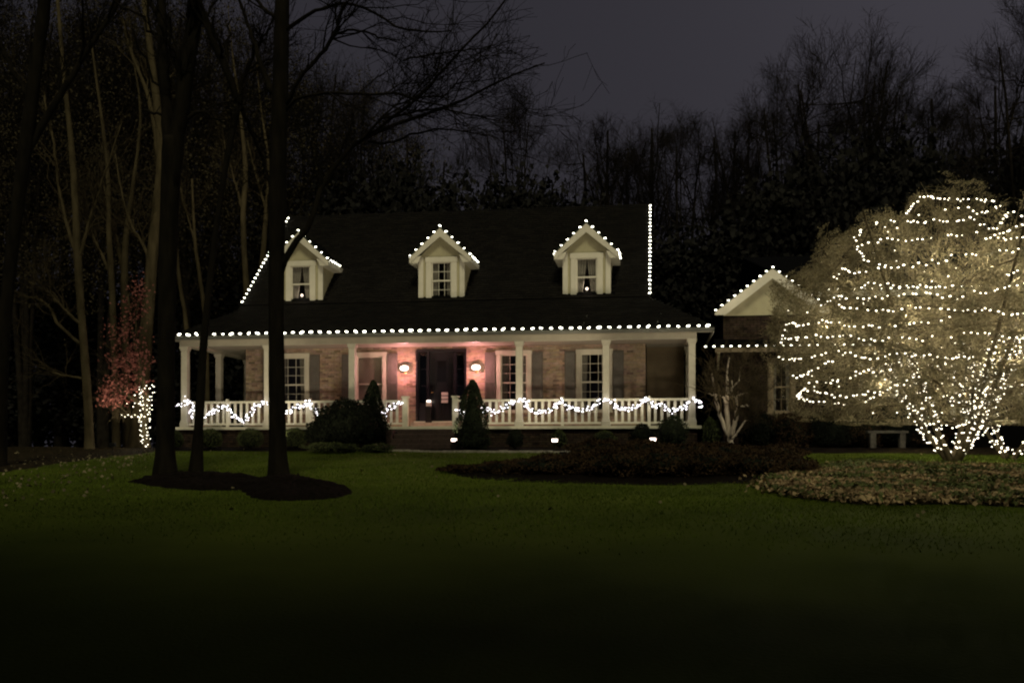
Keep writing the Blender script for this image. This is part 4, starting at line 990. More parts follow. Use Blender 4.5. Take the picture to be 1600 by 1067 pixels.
def rein(V):
    c = CC*np.array([1, 1, 1]); R_ = np.array([CR['rx'], CR['ry'], CR['rz']])*1.02; g_ = 1-.24*np.clip((V[:, 2:3]-c[2])/R_[2], 0, 1); d = (V-c)/R_/np.hstack([g_, g_, np.ones_like(g_)]); n_ = np.linalg.norm(d, axis=1, keepdims=True)
    u_ = d/np.maximum(n_, 1e-6); lump_ = .98+.045*np.sin(u_[:, 0:1]*7+1.2)*np.sin(u_[:, 2:3]*8+.5)+.035*np.sin(u_[:, 0:1]*15+u_[:, 2:3]*11)+.04*np.sin(u_[:, 1:2]*17); n_ = n_/lump_
    V = np.where(n_ > 1, c+(V-c)*(n_**-.62), V); V[:, 2] = np.where(V[:, 2] < 1.05, 1.05+(V[:, 2]-1.05)*.15, V[:, 2]); return V
V = rein(V); fast_mesh('crown', V+org, Fc, M['crab'], bt, kind='stuff')
rq = np.random.default_rng(8); ii = rq.integers(0, len(P4), 150000); C4 = rein(P4[ii//9*9 % len(P4), rq.integers(1, 3, 150000)]+rq.normal(0, .085, (150000, 3)))
V, Fc = quads(C4+org, .042, rq, 0, .7); fast_mesh('dry_leaves', V, Fc, M['dryleaf'], bt, kind='stuff')
def on_crown(px, py, shr=1.0):
    """front of the crown ellipsoid along the ray through a pixel"""
    o_ = np.array([0, 0, H]); a = (px-800)/F; b = (700-py)/F
    d = np.array([a*cos(TH)-sin(TH), a*sin(TH)+cos(TH), b]); c = org+CC; R_ = np.array([CR['rx'], CR['ry'], CR['rz']])*shr
    oo = (o_-c)/R_; dd = d/R_; A = dd@dd; B = 2*oo@dd; C_ = oo@oo-1; D = B*B-4*A*C_
    t_ = (-B-sqrt(D))/(2*A) if D > 0 else -B/(2*A)
    return o_+d*t_
ST = [
 [(525,120),(550,95),(570,65),(600,60),(650,72),(700,70),(760,72),(800,78),(835,78),(825,100),(780,125),(740,105),(705,100)],
 [(370,175),(358,200),(355,240),(400,215),(450,210),(530,215),(590,208),(640,200),(700,195),(740,193),(770,185)],
 [(420,158),(460,145),(490,158),(525,145),(570,155),(605,145),(650,145),(700,148),(750,135),(830,175),(880,122),(932,120)],
 [(355,240),(372,260),(400,290),(440,300),(500,302),(550,295),(600,288),(640,285),(680,268),(740,262),(800,262),(840,252),(900,245),(960,232)],
 [(260,325),(280,348),(300,315),(330,322),(370,320),(420,312),(450,300)],
 [(265,425),(290,408),(340,415),(400,412),(440,415),(470,405),(510,405),(550,395),(600,400),(650,405),(700,410),(735,410)],
 [(370,375),(390,360),(430,365),(480,368),(570,372),(650,375),(730,375),(790,395),(850,380),(880,375),(910,368),(970,360)],
 [(88,560),(120,500),(150,515),(190,500),(230,495),(280,495),(320,510),(370,508),(430,508),(470,515),(540,500),(600,492),(665,480),(695,472)],
 [(230,435),(265,425),(330,450),(460,455),(500,455),(610,447),(680,455),(760,455),(820,452),(870,465),(930,468),(990,470)],
 [(95,555),(200,550),(260,545),(340,548),(430,560),(500,548),(570,555),(630,545),(690,550),(720,535),(780,535),(830,538),(890,548),(990,545)],
 [(80,620),(120,628),(170,622),(220,612),(270,600),(325,608),(370,622),(430,618),(490,612),(550,610),(610,612),(680,622),(720,620),(765,625)],
 [(115,680),(150,690),(190,670),(220,655),(240,645),(270,630)],
 [(190,708),(250,705),(300,695),(345,685),(375,665),(410,665),(470,665)],
 [(150,755),(165,735),(200,735),(250,745),(300,755),(350,748),(400,740),(450,745)],
 [(150,760),(190,770),(250,778),(310,782)],
 [(390,770),(430,745),(470,725),(510,712),(560,690),(600,715)],
 [(845,205),(880,208),(930,203),(990,200)],
 [(800,205),(850,190),(920,160),(990,150)],
 [(860,345),(900,325),(940,310),(990,305)],
]
LPOS = ['round the top of the crown', 'across the upper left of the crown', 'just below the top of the crown', 'in a long rising line across the upper crown', 'at the upper left edge of the crown', 'level across the middle left of the crown', 'broken line across the middle of the crown above the centre',
        'across the left middle below the garage eave', 'dipping line through the centre of the crown', 'along the lower middle of the crown', 'long lower line reaching the far left branch tips', 'short zigzag at the far lower left branch tips', 'rising line low at the left of the crown',
        'low loop at the bottom left of the crown', 'lowest short line at the bottom left of the crown', 'between the left limb and the crown', 'at the right edge of the upper crown', 'short rising line at the upper right of the crown', 'at the right edge of the middle crown']
rt = np.random.default_rng(31)
for k, (s_, lp) in enumerate(zip(ST, LPOS)):
    P = np.array([on_crown(1180+a/2.2238, 280+b/2.2238, rt.uniform(.99, 1.06)) for a, b in s_]); C_ = catmull(P, len(P)*5)
    Q = along(C_, .135); Q = Q[rt.random(len(Q)) > .12]; Q = Q+rt.normal(0, .022, Q.shape)
    light_string(Q, BT, C_, 'strand of small white bulbs '+lp, 'light strands in the crown of the big tree', cordr=.003, rng=rt)
# deeper strands round the back and the inside of the crown
pts = []
for k in range(9):
    zc = rt.uniform(1.3, 6.2); a0 = rt.uniform(0, 6.28)
    e = sqrt(max(.05, 1-((zc-CC[2])/CR['rz'])**2))*rt.uniform(.6, .95)
    th = np.linspace(a0, a0+rt.uniform(2.5, 5), 40)
    for th_ in th: pts.append(org+np.array([CC[0]+CR['rx']*e*cos(th_), CC[1]+CR['ry']*e*sin(th_), zc+.25*sin(3*th_)+rt.normal(0, .05)]))
light_string(pts[::5], BTs, None, 'smaller looking bulbs deeper inside the crown of the big tree', 'light strands in the crown of the big tree', base=tuple(org+CC), rng=rt)
# lights wound round the stems
def wound(stemsP, stemsR, n_each, tmax, rng, extra=.03, jitter=.02):
    out = []
    for P_, R_ in zip(stemsP, stemsR):
        K = len(P_)
        for k in range(n_each):
            t = tmax*k/n_each*(K-1); a = min(int(t), K-2); u = t-a; c = P_[a]*(1-u)+P_[a+1]*u; r = R_[a]*(1-u)+R_[a+1]*u+extra
            an = k*1.15+rng.normal(0, .5); out.append(c+np.array([cos(an)*r, sin(an)*r, 0])+rng.normal(0, jitter*1.6, 3))
    return out
w1 = wound(P0, R0, 76, .46, rt)
lim = [i for i in range(len(P1)) if P1[i, 0, 2] < 2.8][:28]
w2 = wound(P1[lim], R1[lim], 13, .42, rt)
light_string(sorted([org+p for p in w1 if p[2] > .18], key=lambda p: p[1]), BT, None, 'bulbs wound thickly round the stems of the big tree', 'lights wound round trunks', base=tuple(org), rng=rt)
light_string([org+p for p in w2 if p[2] > .5], BT, None, 'bulbs wound round the spreading limbs of the big tree', 'lights wound round trunks', base=tuple(org+np.array([0, 0, 1.5])), rng=rt)

def glow(parent_label, pts, power, col=(1, .90, .68)):  # adds unseen point lamps that strengthen the light of a string
    t = [o for o in bpy.data.objects if o.get('label') == parent_label][0]
    for p in pts:
        ld = bpy.data.lights.new('added_string_glow', 'POINT'); ld.energy = power; ld.color = col; ld.shadow_soft_size = 0
        link(bpy.data.objects.new('added_string_glow', ld), t, tuple(float(v) for v in p))
rg = np.random.default_rng(4)
gp = [org+CC+norm(rg.normal(size=3))*np.array([CR['rx'], CR['ry'], CR['rz']])*rg.uniform(.35, .8) for _ in range(44)]
gp = [p if p[2] > org[2]+1.6 else p+np.array([0, 0, 1.6]) for p in gp]
glow('smaller looking bulbs deeper inside the crown of the big tree', gp, 29)
glow('bulbs wound thickly round the stems of the big tree', [org+np.array(v) for v in ((-.7, -.9, .9), (.8, -1.0, 1.1), (0, -1.3, 1.9), (-1.4, -1.2, 2.2), (1.6, -1.3, 2.3))], 16)
# --- second wrapped tree at the right edge
x2, y2 = X_at(1578, 26.6), 26.6; z2_ = gzf(x2, y2); o2 = np.array([x2, y2, z2_])
t2 = thing('small_lit_tree', (x2, y2, z2_), 'smaller multi stemmed tree wrapped in white lights at the right edge', 'tree')
(Q0, S0), (Q1, S1), (Q2, S2), (Q3, S3), (Q4, S4) = grow(9, 3.6, .6, 1.9, 1.3, 2.5, stems=5, n1=30, n2=200, n3=1200, n4=3600, r0=.13, spread=.95, sx=.85, tw=.005, l4=(.1, .3))
V, Fc = cat(tube_arrays(Q0, S0, 7), tube_arrays(Q1, S1, 5)); fast_mesh('trunk', V+o2, Fc, M['palebark'], t2, smooth=True)
V, Fc = cat(tube_arrays(Q2, S2, 4), tube_arrays(Q3, S3, 3), tube_arrays(Q4, S4, 3)); fast_mesh('crown', V+o2, Fc, M['crab'], t2, kind='stuff')
w3 = wound(Q0, S0, 42, .62, rt)+wound(Q1[:10], S1[:10], 14, .9, rt)
light_string([o2+p for p in w3 if p[2] > .12][:300], BT, None, 'bulbs wound round the small tree at the right edge', 'lights wound round trunks', base=tuple(o2), rng=rt)
P = [o2+np.array([.1, -.1, .15]), o2+np.array([.6, -.2, .08]), o2+np.array([1.3, -.2, .06])]
light_string(along(P, .14), BT, P, 'short run of bulbs lying on the ground at the right edge', 'lights wound round trunks', cordr=.003, rng=rt)

glow('bulbs wound round the small tree at the right edge', [o2+np.array(v) for v in ((-.5, -.8, .9), (.6, -.6, 1.6))], 14)
# --- tree built from drawn limbs
def limb(pts, n=18):
    """pts: (px, py, Y, width in px) -> centreline and radii in metres"""
    P = np.array([at(a, b, c) for a, b, c, w in pts]); R = np.array([.5*w/ppm(a, c) for a, b, c, w in pts])
    Q = catmull(np.column_stack([P, R]), n); return Q[:, :3], np.maximum(Q[:, 3], .006)
def drawn_tree(name, base, limbs, label, m, seed=0, twigs=260, cat_='tree', group=None, twm=None, tl=(.5, 1.4), sub=14, sink=.25, tw=.007, wu=.3):
    rng = np.random.default_rng(seed); Ls = [limb(l) for l in limbs]
    b = Ls[0][0][0].copy()
    if limbs[0][-1][1] > 60 and 'pale trunk' in label:
        e_ = limbs[0][-1]; l2 = list(limbs[0])+[(e_[0]-12, e_[1]-90, e_[2], e_[3]*.5), (e_[0]-20, e_[1]-170, e_[2], .8)]; Ls[0] = limb(l2)
    g0 = gzf(b[0], b[1]); t = thing(name, (b[0], b[1], g0), label, cat_, group)
    tr, rr = Ls[0]; tr = np.vstack([[tr[0]+np.array([0, 0, g0-.15-tr[0][2]])], tr]); rr = np.r_[rr[0]*1.5, rr]; rr[1] *= 1.28; rr[2] *= 1.06
    rr = rr*(1+rng.normal(0, .03, len(rr)))
    mb = MB(); mb.tube(tr, rr, 12); mb.build('trunk', m, t, smooth=True)
    PP = []; RR = []
    for P_, R_ in Ls[1:]:
        mb = MB(); P_ = P_+rng.normal(0, .012, P_.shape); mb.tube(P_, R_, 8); mb.build('branch', m, t, smooth=True); PP.append(P_); RR.append(R_)
    if PP and twigs:
        PP = np.array(PP); RR = np.array(RR)
        A, RA = kids(PP, RR, sub*len(PP), rng, tl[0]*1.3, tl[1]*1.6, 6, .2, 1, .9, 0, .45, wu, None, .5); RA = np.clip(RA, .006, .03)
        B, RB = kids(A, RA, twigs, rng, tl[0]*.5, tl[1]*.8, 4, .15, 1, .8, 0, .5, wu*.6, None, .6); RB = np.clip(RB, tw*.8, .012)
        C, RC = kids(B, RB, twigs*3, rng, tl[0]*.3, tl[1]*.5, 3, .1, 1, .7, 0, .6, wu*.4, None, .6); RC = np.clip(RC, tw*.6, tw)
        V, Fc = cat(tube_arrays(A, RA, 4), tube_arrays(B, RB, 3), tube_arrays(C, RC, 3)); fast_mesh('twigs', V, Fc, twm or m, t, kind='stuff')
    return t
Y1 = 21.2
drawn_tree('dark_tree', None, [
  [(258,742,Y1,30),(259,640,Y1,27),(260,520,Y1,26),(263,380,Y1,28),(268,250,Y1,30),(270,215,Y1,30)],
  [(266,300,Y1,20),(263,210,Y1,20),(258,120,Y1,17),(252,20,Y1,15),(248,-120,Y1,12),(244,-260,Y1,7)],
  [(268,300,Y1,24),(280,200,Y1,25),(292,110,Y1,25),(303,30,Y1,24),(312,-100,Y1,20),(326,-250,Y1,10)],
  [(285,190,Y1,8),(305,178,Y1,6),(322,176,Y1-.1,4),(335,186,Y1,3),(360,186,Y1,2),(372,178,Y1,1.5)],
  [(250,30,Y1,8),(215,-30,Y1+.4,7),(170,-110,Y1+.8,5),(110,-180,Y1+1,4),(60,-200,Y1+1,3),(20,-230,Y1+1,2)],
  ], 'large dark forked trunk at the left of the lawn', M['bark'], 1, 200)
Y2 = 21.4
drawn_tree('dark_tree', None, [
  [(306,738,Y2,19),(312,640,Y2,14),(318,540,Y2,12),(330,420,Y2,10),(346,300,Y2,9),(362,210,Y2,10),(374,160,Y2,10)],
  [(374,165,Y2,9),(378,130,Y2,7),(392,95,Y2,5),(408,60,Y2,4),(420,45,Y2,3),(440,-10,Y2,2)],
  [(374,165,Y2,10),(356,115,Y2-.2,12),(338,75,Y2-.3,12),(324,40,Y2-.4,10),(300,-40,Y2-.5,9),(280,-150,Y2-.6,5)],
  [(374,160,Y2,8),(388,195,Y2+.3,6),(402,225,Y2+.5,5),(412,250,Y2+.7,5),(418,275,Y2+.8,4),(424,300,Y2+.9,3)],
  [(388,110,Y2,4),(400,100,Y2,3),(415,96,Y2,2),(430,88,Y2,2),(440,80,Y2,1.5),(446,70,Y2,1)],
  ], 'thin dark trunk leaning right between the two thick trunks', M['bark'], 2, 160, tl=(.3, .9))
Y3 = 20.3
drawn_tree('dark_tree', None, [
  [(436,754,Y3,34),(434,700,Y3,28),(432,560,Y3,25),(432,420,Y3,25),(434,280,Y3,26),(438,140,Y3,25),(441,0,Y3,23),(445,-200,Y3,19),(450,-420,Y3,10)],
  [(445,50,Y3,7),(472,28,Y3-.2,6),(505,12,Y3-.4,5),(540,5,Y3-.5,4.5),(580,18,Y3-.6,4),(620,40,Y3-.7,3.5),(660,50,Y3-.8,3),(705,50,Y3-.8,2)],
  [(447,165,Y3,7),(470,120,Y3-.2,6),(500,88,Y3-.3,6),(518,60,Y3-.4,6),(530,30,Y3-.5,5),(537,5,Y3-.6,4)],
  [(505,80,Y3-.3,4),(530,52,Y3-.4,4),(565,48,Y3-.4,3.5),(590,58,Y3-.5,3),(620,66,Y3-.5,2)],
  [(446,172,Y3,6),(470,152,Y3-.2,5),(520,145,Y3-.3,4.5),(570,148,Y3-.4,4),(620,146,Y3-.5,4),(660,158,Y3-.6,3),(720,168,Y3-.7,2)],
  [(440,425,Y3,11),(450,398,Y3,11),(466,374,Y3+.1,10),(486,345,Y3+.2,9),(502,295,Y3+.3,8.5),(525,258,Y3+.4,8),(560,222,Y3+.3,7),(610,198,Y3+.2,6),(670,178,Y3,5),(720,158,Y3,4.5),(780,125,Y3,3.5),(850,98,Y3,2)],
  [(560,224,Y3+.3,6),(600,195,Y3,5),(640,165,Y3-.3,5),(675,130,Y3-.5,4.5),(705,95,Y3-.7,4),(745,55,Y3-.9,3.5),(790,0,Y3-1,3),(840,-80,Y3-1.1,2)],
  [(575,222,Y3+.3,4),(610,224,Y3+.2,4),(640,212,Y3,3.5),(680,202,Y3,3),(715,205,Y3,2.5),(760,212,Y3,1.5)],
  [(590,188,Y3,4),(630,180,Y3-.1,4),(680,170,Y3-.2,3),(730,178,Y3-.3,2.5),(780,190,Y3-.3,1.5)],
  [(570,215,Y3+.1,3.5),(600,180,Y3,3),(640,155,Y3,3),(690,150,Y3,2.5),(720,130,Y3,2),(800,122,Y3,1.2)],
  [(628,95,Y3-.4,3),(660,88,Y3-.5,3),(700,82,Y3-.5,2.5),(740,78,Y3-.5,2),(760,76,Y3-.5,1)],
  [(430,150,Y3,12),(410,110,Y3+.2,8),(395,60,Y3+.3,6),(380,20,Y3+.4,5),(350,-60,Y3+.4,4),(320,-120,Y3+.4,2)],
  [(436,30,Y3,7),(420,20,Y3+.2,6),(400,0,Y3+.3,5),(370,-60,Y3+.4,4),(350,-120,Y3+.5,3)],
  ], 'tall straight dark trunk in front of the left dormer, its branches reaching right', M['bark'], 3, 620, tl=(.5, 1.3), sub=9, wu=.18)
Y0 = 22.5
drawn_tree('dark_tree', None, [
  [(-5,735,Y0,24),(2,600,Y0,20),(12,450,Y0,19),(28,320,Y0,20),(44,200,Y0,20),(58,90,Y0,19),(70,0,Y0,18),(85,-200,Y0,12)],
  [(35,250,Y0,14),(70,190,Y0+.2,12),(100,140,Y0+.3,10),(130,90,Y0+.4,9),(160,45,Y0+.5,8),(185,0,Y0+.6,7),(215,-90,Y0+.7,4)],
  [(50,160,Y0,8),(20,110,Y0,7),(-10,60,Y0,6),(-60,0,Y0,4)],
  ], 'dark leaning trunk at the far left edge', M['bark'], 4, 240)
# pale trunks of the wood edge at the left, lit by the lights
YA = 32.0
PT = 'pale trunks at the edge of the wood'
drawn_tree('pale_tree', None, [
  [(140,712,YA-2.8,14),(138,640,YA-2.8,13),(131,540,YA-2.8,12),(125,460,YA-2.8,12),(121,390,YA-2.8,12),(118,320,YA-2.8,11),(112,230,YA-2.8,9),(100,120,YA-2.8,7),(90,0,YA-2.8,5)],
  [(129,510,YA-2.8,6),(110,492,YA-3,5),(88,470,YA-3.1,5),(70,455,YA-3.2,4),(45,440,YA-3.3,2)],
  [(126,538,YA-2.8,6),(108,522,YA-2.9,5),(90,505,YA-3,5),(80,485,YA-3,4),(66,470,YA-3,3),(40,462,YA-3,2)],
  [(128,592,YA-2.8,4),(108,588,YA-2.9,3.5),(90,584,YA-3,3),(68,575,YA-3,2)],
  [(120,400,YA-2.8,7),(104,350,YA-2.8,6),(92,290,YA-2.8,5),(84,230,YA-2.8,4),(70,150,YA-2.8,3)],
  [(122,410,YA-2.8,6),(136,360,YA-2.8,5),(150,310,YA-2.8,4),(168,260,YA-2.8,3),(190,190,YA-2.8,2)],
  ], 'pale slender trunk with low branches to its left, standing by itself', M['palebark'], 5, 160, group=PT, twm=M['twig'])
drawn_tree('pale_tree', None, [
  [(215,702,YA,26),(222,600,YA,22),(230,500,YA,19),(238,400,YA,17),(247,310,YA,15),(252,230,YA,14),(240,120,YA,11),(225,0,YA,8)],
  [(250,260,YA,9),(240,190,YA,8),(228,140,YA,6),(205,80,YA,5),(190,20,YA,3)],
  [(236,410,YA,7),(222,380,YA,5),(205,350,YA,4),(190,300,YA,3),(180,240,YA,2)],
  ], 'thickest pale trunk leaning right behind the red maple', M['palebark'], 6, 160, group=PT, twm=M['twig'])
drawn_tree('pale_tree', None, [
  [(182,700,YA+1.5,11),(179,560,YA+1.5,10),(175,450,YA+1.5,10),(170,360,YA+1.5,8),(168,260,YA+1.5,6),(150,120,YA+1.5,4)],
  [(174,430,YA+1.5,6),(160,400,YA+1.5,5),(145,370,YA+1.5,4),(130,330,YA+1.5,3)],
  ], 'thin pale trunk left of the thickest pale trunk', M['palebark'], 7, 90, group=PT, twm=M['twig'])
drawn_tree('pale_tree', None, [
  [(200,700,YA+2.5,13),(197,560,YA+2.5,12),(194,450,YA+2.5,12),(198,360,YA+2.5,9),(208,290,YA+2.5,6),(220,180,YA+2.5,4)],
  [(194,430,YA+2.5,8),(184,380,YA+2.5,7),(172,340,YA+2.5,5),(160,280,YA+2.5,3)],
  ], 'forked pale trunk between the two pale trunks by the red maple', M['palebark'], 8, 90, group=PT, twm=M['twig'])
for k, (pp, lb) in enumerate((([(386,700,40,10),(386,480,40,10),(382,400,40,9),(380,330,40,9),(384,270,40,8),(376,180,40,5)], 'pale trunk behind the left end of the roof'),
        ([(398,700,42,9),(404,480,42,9),(411,400,42,9),(416,330,42,7),(420,260,42,5)], 'pale trunk behind the roof just left of the tall straight trunk'),
        ([(296,700,38,7),(292,520,38,7),(282,450,38,6),(276,390,38,5),(270,300,38,3)], 'thin pale trunk above the left corner of the porch'),
        ([(325,700,39,8),(322,520,39,7),(312,430,39,6),(305,380,39,5),(300,280,39,3)], 'thin dim trunk above the second porch column'))):
    drawn_tree('pale_tree', None, [pp, [(pp[3][0], pp[3][1], pp[3][2], pp[3][3]*.6), (pp[3][0]-14, pp[3][1]-50, pp[3][2], 3), (pp[3][0]-30, pp[3][1]-110, pp[3][2], 2)]], lb, M['palebark'], 20+k, 60, group=PT, twm=M['twig'])
# lit pale multi stemmed small tree by the porch corner
def zz7(p, Y): return [(1060+a/3.138, 380+b/3.138, Y, w) for a, b, w in p]
drawn_tree('pale_stemmed_tree', None, [
  zz7([(255,985,9),(250,940,8),(241,860,7),(236,780,6.5),(243,720,6),(238,640,3),(250,560,2)], 30.3),
  zz7([(262,950,8),(274,890,7),(284,850,6.5),(293,800,6),(280,765,5),(262,735,3.5),(258,670,2)], 30.2),
  zz7([(245,950,7),(222,890,6.5),(206,850,6),(192,800,5.5),(182,760,5),(178,725,4),(165,640,2)], 30.3),
  zz7([(290,800,3),(310,800,2.6),(330,795,2.2),(350,797,1.4)], 30.1),
  zz7([(278,760,3),(300,742,2.6),(320,735,2),(340,732,1.2)], 30.1),
  zz7([(262,960,4),(290,930,3.5),(310,895,3),(330,872,2.5),(352,870,1.2)], 30.0),
  zz7([(236,780,4),(215,750,3),(180,745,2.5),(140,738,1.2)], 30.2),
  zz7([(245,740,4),(270,700,3),(300,670,2),(305,600,1.2)], 30.2),
  ], 'small tree with pale floodlit stems at the right corner of the porch', M['whitebark'], 31, 500, tl=(.25, .7), twm=M['twig'], sub=16, wu=.45)
flood(X_at(1128, 29.2), 29.2, at(1140, 600, 30.2), 95, 'flood light lighting the pale stems at the porch corner', 38, glow=False)
# red maple with wrapped trunk
YM = 30.6
drawn_tree('red_maple', None, [
  [(230,698,YM,11),(226,670,YM,10),(230,640,YM,10),(228,610,YM,9),(222,580,YM,6),(212,545,YM,4),(205,500,YM,3),(200,460,YM,2)],
  [(229,640,YM,7),(215,628,YM,5),(200,618,YM,4),(185,612,YM,3),(165,620,YM,2)],
  [(228,660,YM,6),(215,650,YM,5),(202,648,YM,4),(188,648,YM,2)],
  [(226,600,YM,5),(205,575,YM,4),(190,560,YM,3),(172,548,YM,2)],
  [(224,590,YM,4),(215,545,YM,3),(212,500,YM,3),(218,462,YM,2)],
  ], 'small red leaved maple with lights wound round its trunk, at the edge of the wood', M['palebark'], 40, 260, tl=(.25, .6), twm=M['twig'])
mpl = bpy.data.objects['red_maple']; rm = np.random.default_rng(50)
bl_ = [(195,600,34,28,420),(175,625,22,12,320),(210,560,28,26,280),(192,520,30,28,210),(212,480,24,28,170),(168,610,12,12,120),(185,565,22,20,220),(216,450,14,22,60)]
Cs = []
for a, b, ra, rb, n in bl_:
    for _ in range(n):
        u, v = rm.normal(0, .5, 2); Cs.append(at(a+u*ra, b+v*rb, YM+rm.normal(0, .45)))
V, Fc = quads(np.array(Cs), .10, rm, 0, .75); fast_mesh('foliage', V, Fc, M['redleaf'], mpl, kind='stuff')
pts = []
for k in range(84):
    t = k/84; a, b = np.interp(t, [0, .3, .6, 1], [229, 225, 229, 229]), 697-t*98
    an = k*1.3+rm.normal(0, .6); pts.append(at(a+9*cos(an)*(.6+.7*t)+rm.normal(0, 1.5), b+rm.normal(0, 1.6), YM-.05+.2*sin(an)))
for k in range(8): pts.append(at(190+k*5.2, 648+(k % 2)*3, YM-.1))
for k in range(14): pts.append(at(198+rm.uniform(0, 30), 606+rm.uniform(0, 36), YM-.1))
light_string(pts, BT, None, 'bulbs wound round the trunk of the red maple at the left', 'lights wound round trunks', rng=rt)
flood(X_at(176, 29.3), 29.3, at(190, 540, 32), 150, 'added flood light at the foot of the red maple lighting the pale trunks', 80, glow=False)  # added lamp with no known source, brightens the pale trunks

glow('bulbs wound round the trunk of the red maple at the left', [at(218, 668, YM-.55), at(222, 625, YM-.6)], 10)
# background wood
def far_variant(seed, h=20, **kw):
    KR[0] = .55; (A, a), (B, b), (C, c), (D, d), (E, e) = grow(seed, h, **kw); KR[0] = 1.0
    V, Fc = cat(tube_arrays(A, a, 6), tube_arrays(B, b, 5)); tr = raw_mesh('far_trunk', V, Fc, M['farbark'], True)
    V, Fc = cat(tube_arrays(C, c, 3), tube_arrays(D, d, 3), tube_arrays(E, e, 3))
    c0 = np.array([0, 0, kw['cz']]); R_ = np.array([kw['rx'], kw['rx'], kw['rz']]); dd = (V-c0)/R_; nn = np.linalg.norm(dd, axis=1, keepdims=True); V = np.where(nn > 1, c0+dd/nn*(nn**.5)*R_, V)
    cr = raw_mesh('far_crown', V, Fc, M['farbark'])
    return tr, cr
FV = [far_variant(101, fork=8, rx=4.6, rz=6.3, cz=13.7, stems=4, n1=34, n2=300, n3=2000, n4=5200, r0=.36, spread=.42, tw=.006, l4=(.4, 1.1), up=.5),
      far_variant(102, fork=6, rx=3.0, rz=7.0, cz=13.0, stems=1, n1=26, n2=200, n3=1300, n4=3200, r0=.22, tw=.0055, l4=(.35, 1.0), up=.6),
      far_variant(103, fork=7, rx=3.8, rz=6.6, cz=13.4, stems=2, n1=26, n2=220, n3=1400, n4=3600, r0=.26, spread=.35, tw=.0055, l4=(.35, 1.0), up=.55),
      far_variant(104, fork=9, rx=2.6, rz=5.8, cz=14.2, stems=1, n1=20, n2=160, n3=1000, n4=2600, r0=.20, tw=.0055, l4=(.35, .9), up=.6)]
rv = np.random.default_rng(300); LV = []
for k_ in range(2):
    C_ = []
    for c in range(60):
        d = norm(rv.normal(size=3))*rv.uniform(.3, 1)**.5; C_.append(np.array([d[0]*4.6, d[1]*4.6, 12.8+d[2]*6.6])+rv.normal(0, .8, (230, 3)))
    V, Fc = quads(np.vstack(C_), .115, rv, 0, .7); LV.append(raw_mesh('far_leaves', V, Fc, M['oliveleaf']))
def far_tree(px, top, Y, v, rz_, wscale, lb, group):
    x = X_at(px, Y); z = H-.05; h = at(px, top, Y)[2]-z; s = h/20.0
    t = thing('bare_tree', (x, Y, z), lb, 'tree', group)
    for nm, me in (('trunk', FV[v][0]), ('crown', FV[v][1])):
        o = bpy.data.objects.new(nm, me); link(o, t, (x, Y, z))
        if nm == 'crown': o['kind'] = 'stuff'
        o.scale = (s*wscale, s*wscale, s); o.rotation_euler = (0, 0, rz_)
    if px < 570:
        o = bpy.data.objects.new('leaves', LV[v % 2]); link(o, t, (x, Y, z)); o['kind'] = 'stuff'; o.scale = (s*wscale*.9, s*wscale*.9, s); o.rotation_euler = (0, 0, rz_)
FT = [ # px, top y, Y, variant, width, label
 (1315,30,56,0,1.05,'tallest bare tree above the garage with a broad spreading crown'),
 (1232,85,60,2,.95,'bare tree leaning on the left side of the tallest tree'),
 (1390,70,60,2,.9,'bare tree on the right side of the tallest tree'),
 (1465,110,58,3,1.1,'bare tree right of the tallest tree, over the big lit tree'),
 (1505,150,55,2,.8,'lower bare tree over the right side of the big lit tree'),
 (1610,-40,44,2,.9,'tall bare tree at the right edge of the frame'),
 (1180,130,66,1,1.0,'slender bare tree left of the tallest group'),
 (810,120,52,2,.85,'bare tree with an upright crown over the middle of the roof'),
 (905,190,66,1,1.2,'first bare tree of the low row right of the roof middle'),
 (945,165,68,3,1.3,'second bare tree of the low row, over the right dormer'),
 (985,180,66,1,1.1,'third bare tree of the low row, over the end of the roof'),
 (1020,155,70,3,1.3,'fourth bare tree of the low row, beside the vertical lights'),
 (1060,170,66,2,1.0,'fifth bare tree of the low row'),
 (1105,160,70,1,1.3,'sixth bare tree of the low row'),
 (1140,165,64,3,1.2,'last bare tree of the low row, left of the tallest group'),
 (700,200,62,1,1.1,'dim bare tree behind the drawn out branches over the roof'),
 (640,170,58,3,1.2,'dim bare tree over the left part of the roof'),
 (560,110,54,2,1.0,'bare tree right of the tall straight trunk, behind its branches'),
 (500,60,50,0,.9,'broad bare tree behind the tall straight trunk'),
 (400,20,47,2,1.0,'bare tree behind the left dormer'),
 (345,-20,52,0,.9,'broad bare tree behind the gap right of the forked trunk'),
 (290,-40,44,1,1.1,'bare tree behind the forked trunk'),
 (225,-30,46,0,.9,'broad bare tree behind the thickest pale trunk'),
 (160,-60,42,2,1.0,'bare tree over the red maple'),
 (95,-20,46,3,1.2,'slender bare tree over the lone pale trunk'),
 (40,-60,40,0,.9,'broad bare tree near the left edge'),
 (-20,-20,44,2,1.1,'bare tree at the left edge'),
 (130,60,56,1,1.3,'dim bare tree far back in the left wood'),
 (260,60,60,2,1.2,'dim bare tree far back behind the forked trunk'),
 (440,90,62,1,1.3,'dim bare tree far back behind the tall straight trunk'),
 (20,70,58,3,1.4,'dim bare tree far back at the left edge'),
 (1560,90,62,3,1.3,'dim bare tree far back near the right edge'),
 (1350,140,70,1,1.4,'dim bare tree far back behind the tallest tree'),
 (1270,150,72,3,1.4,'dim bare tree far back left of the tallest tree'),
]
for k, (a, b, c, v, wsc, lb) in enumerate(FT): far_tree(a, b, c, v, k*1.37, wsc, lb, 'bare trees of the background wood')
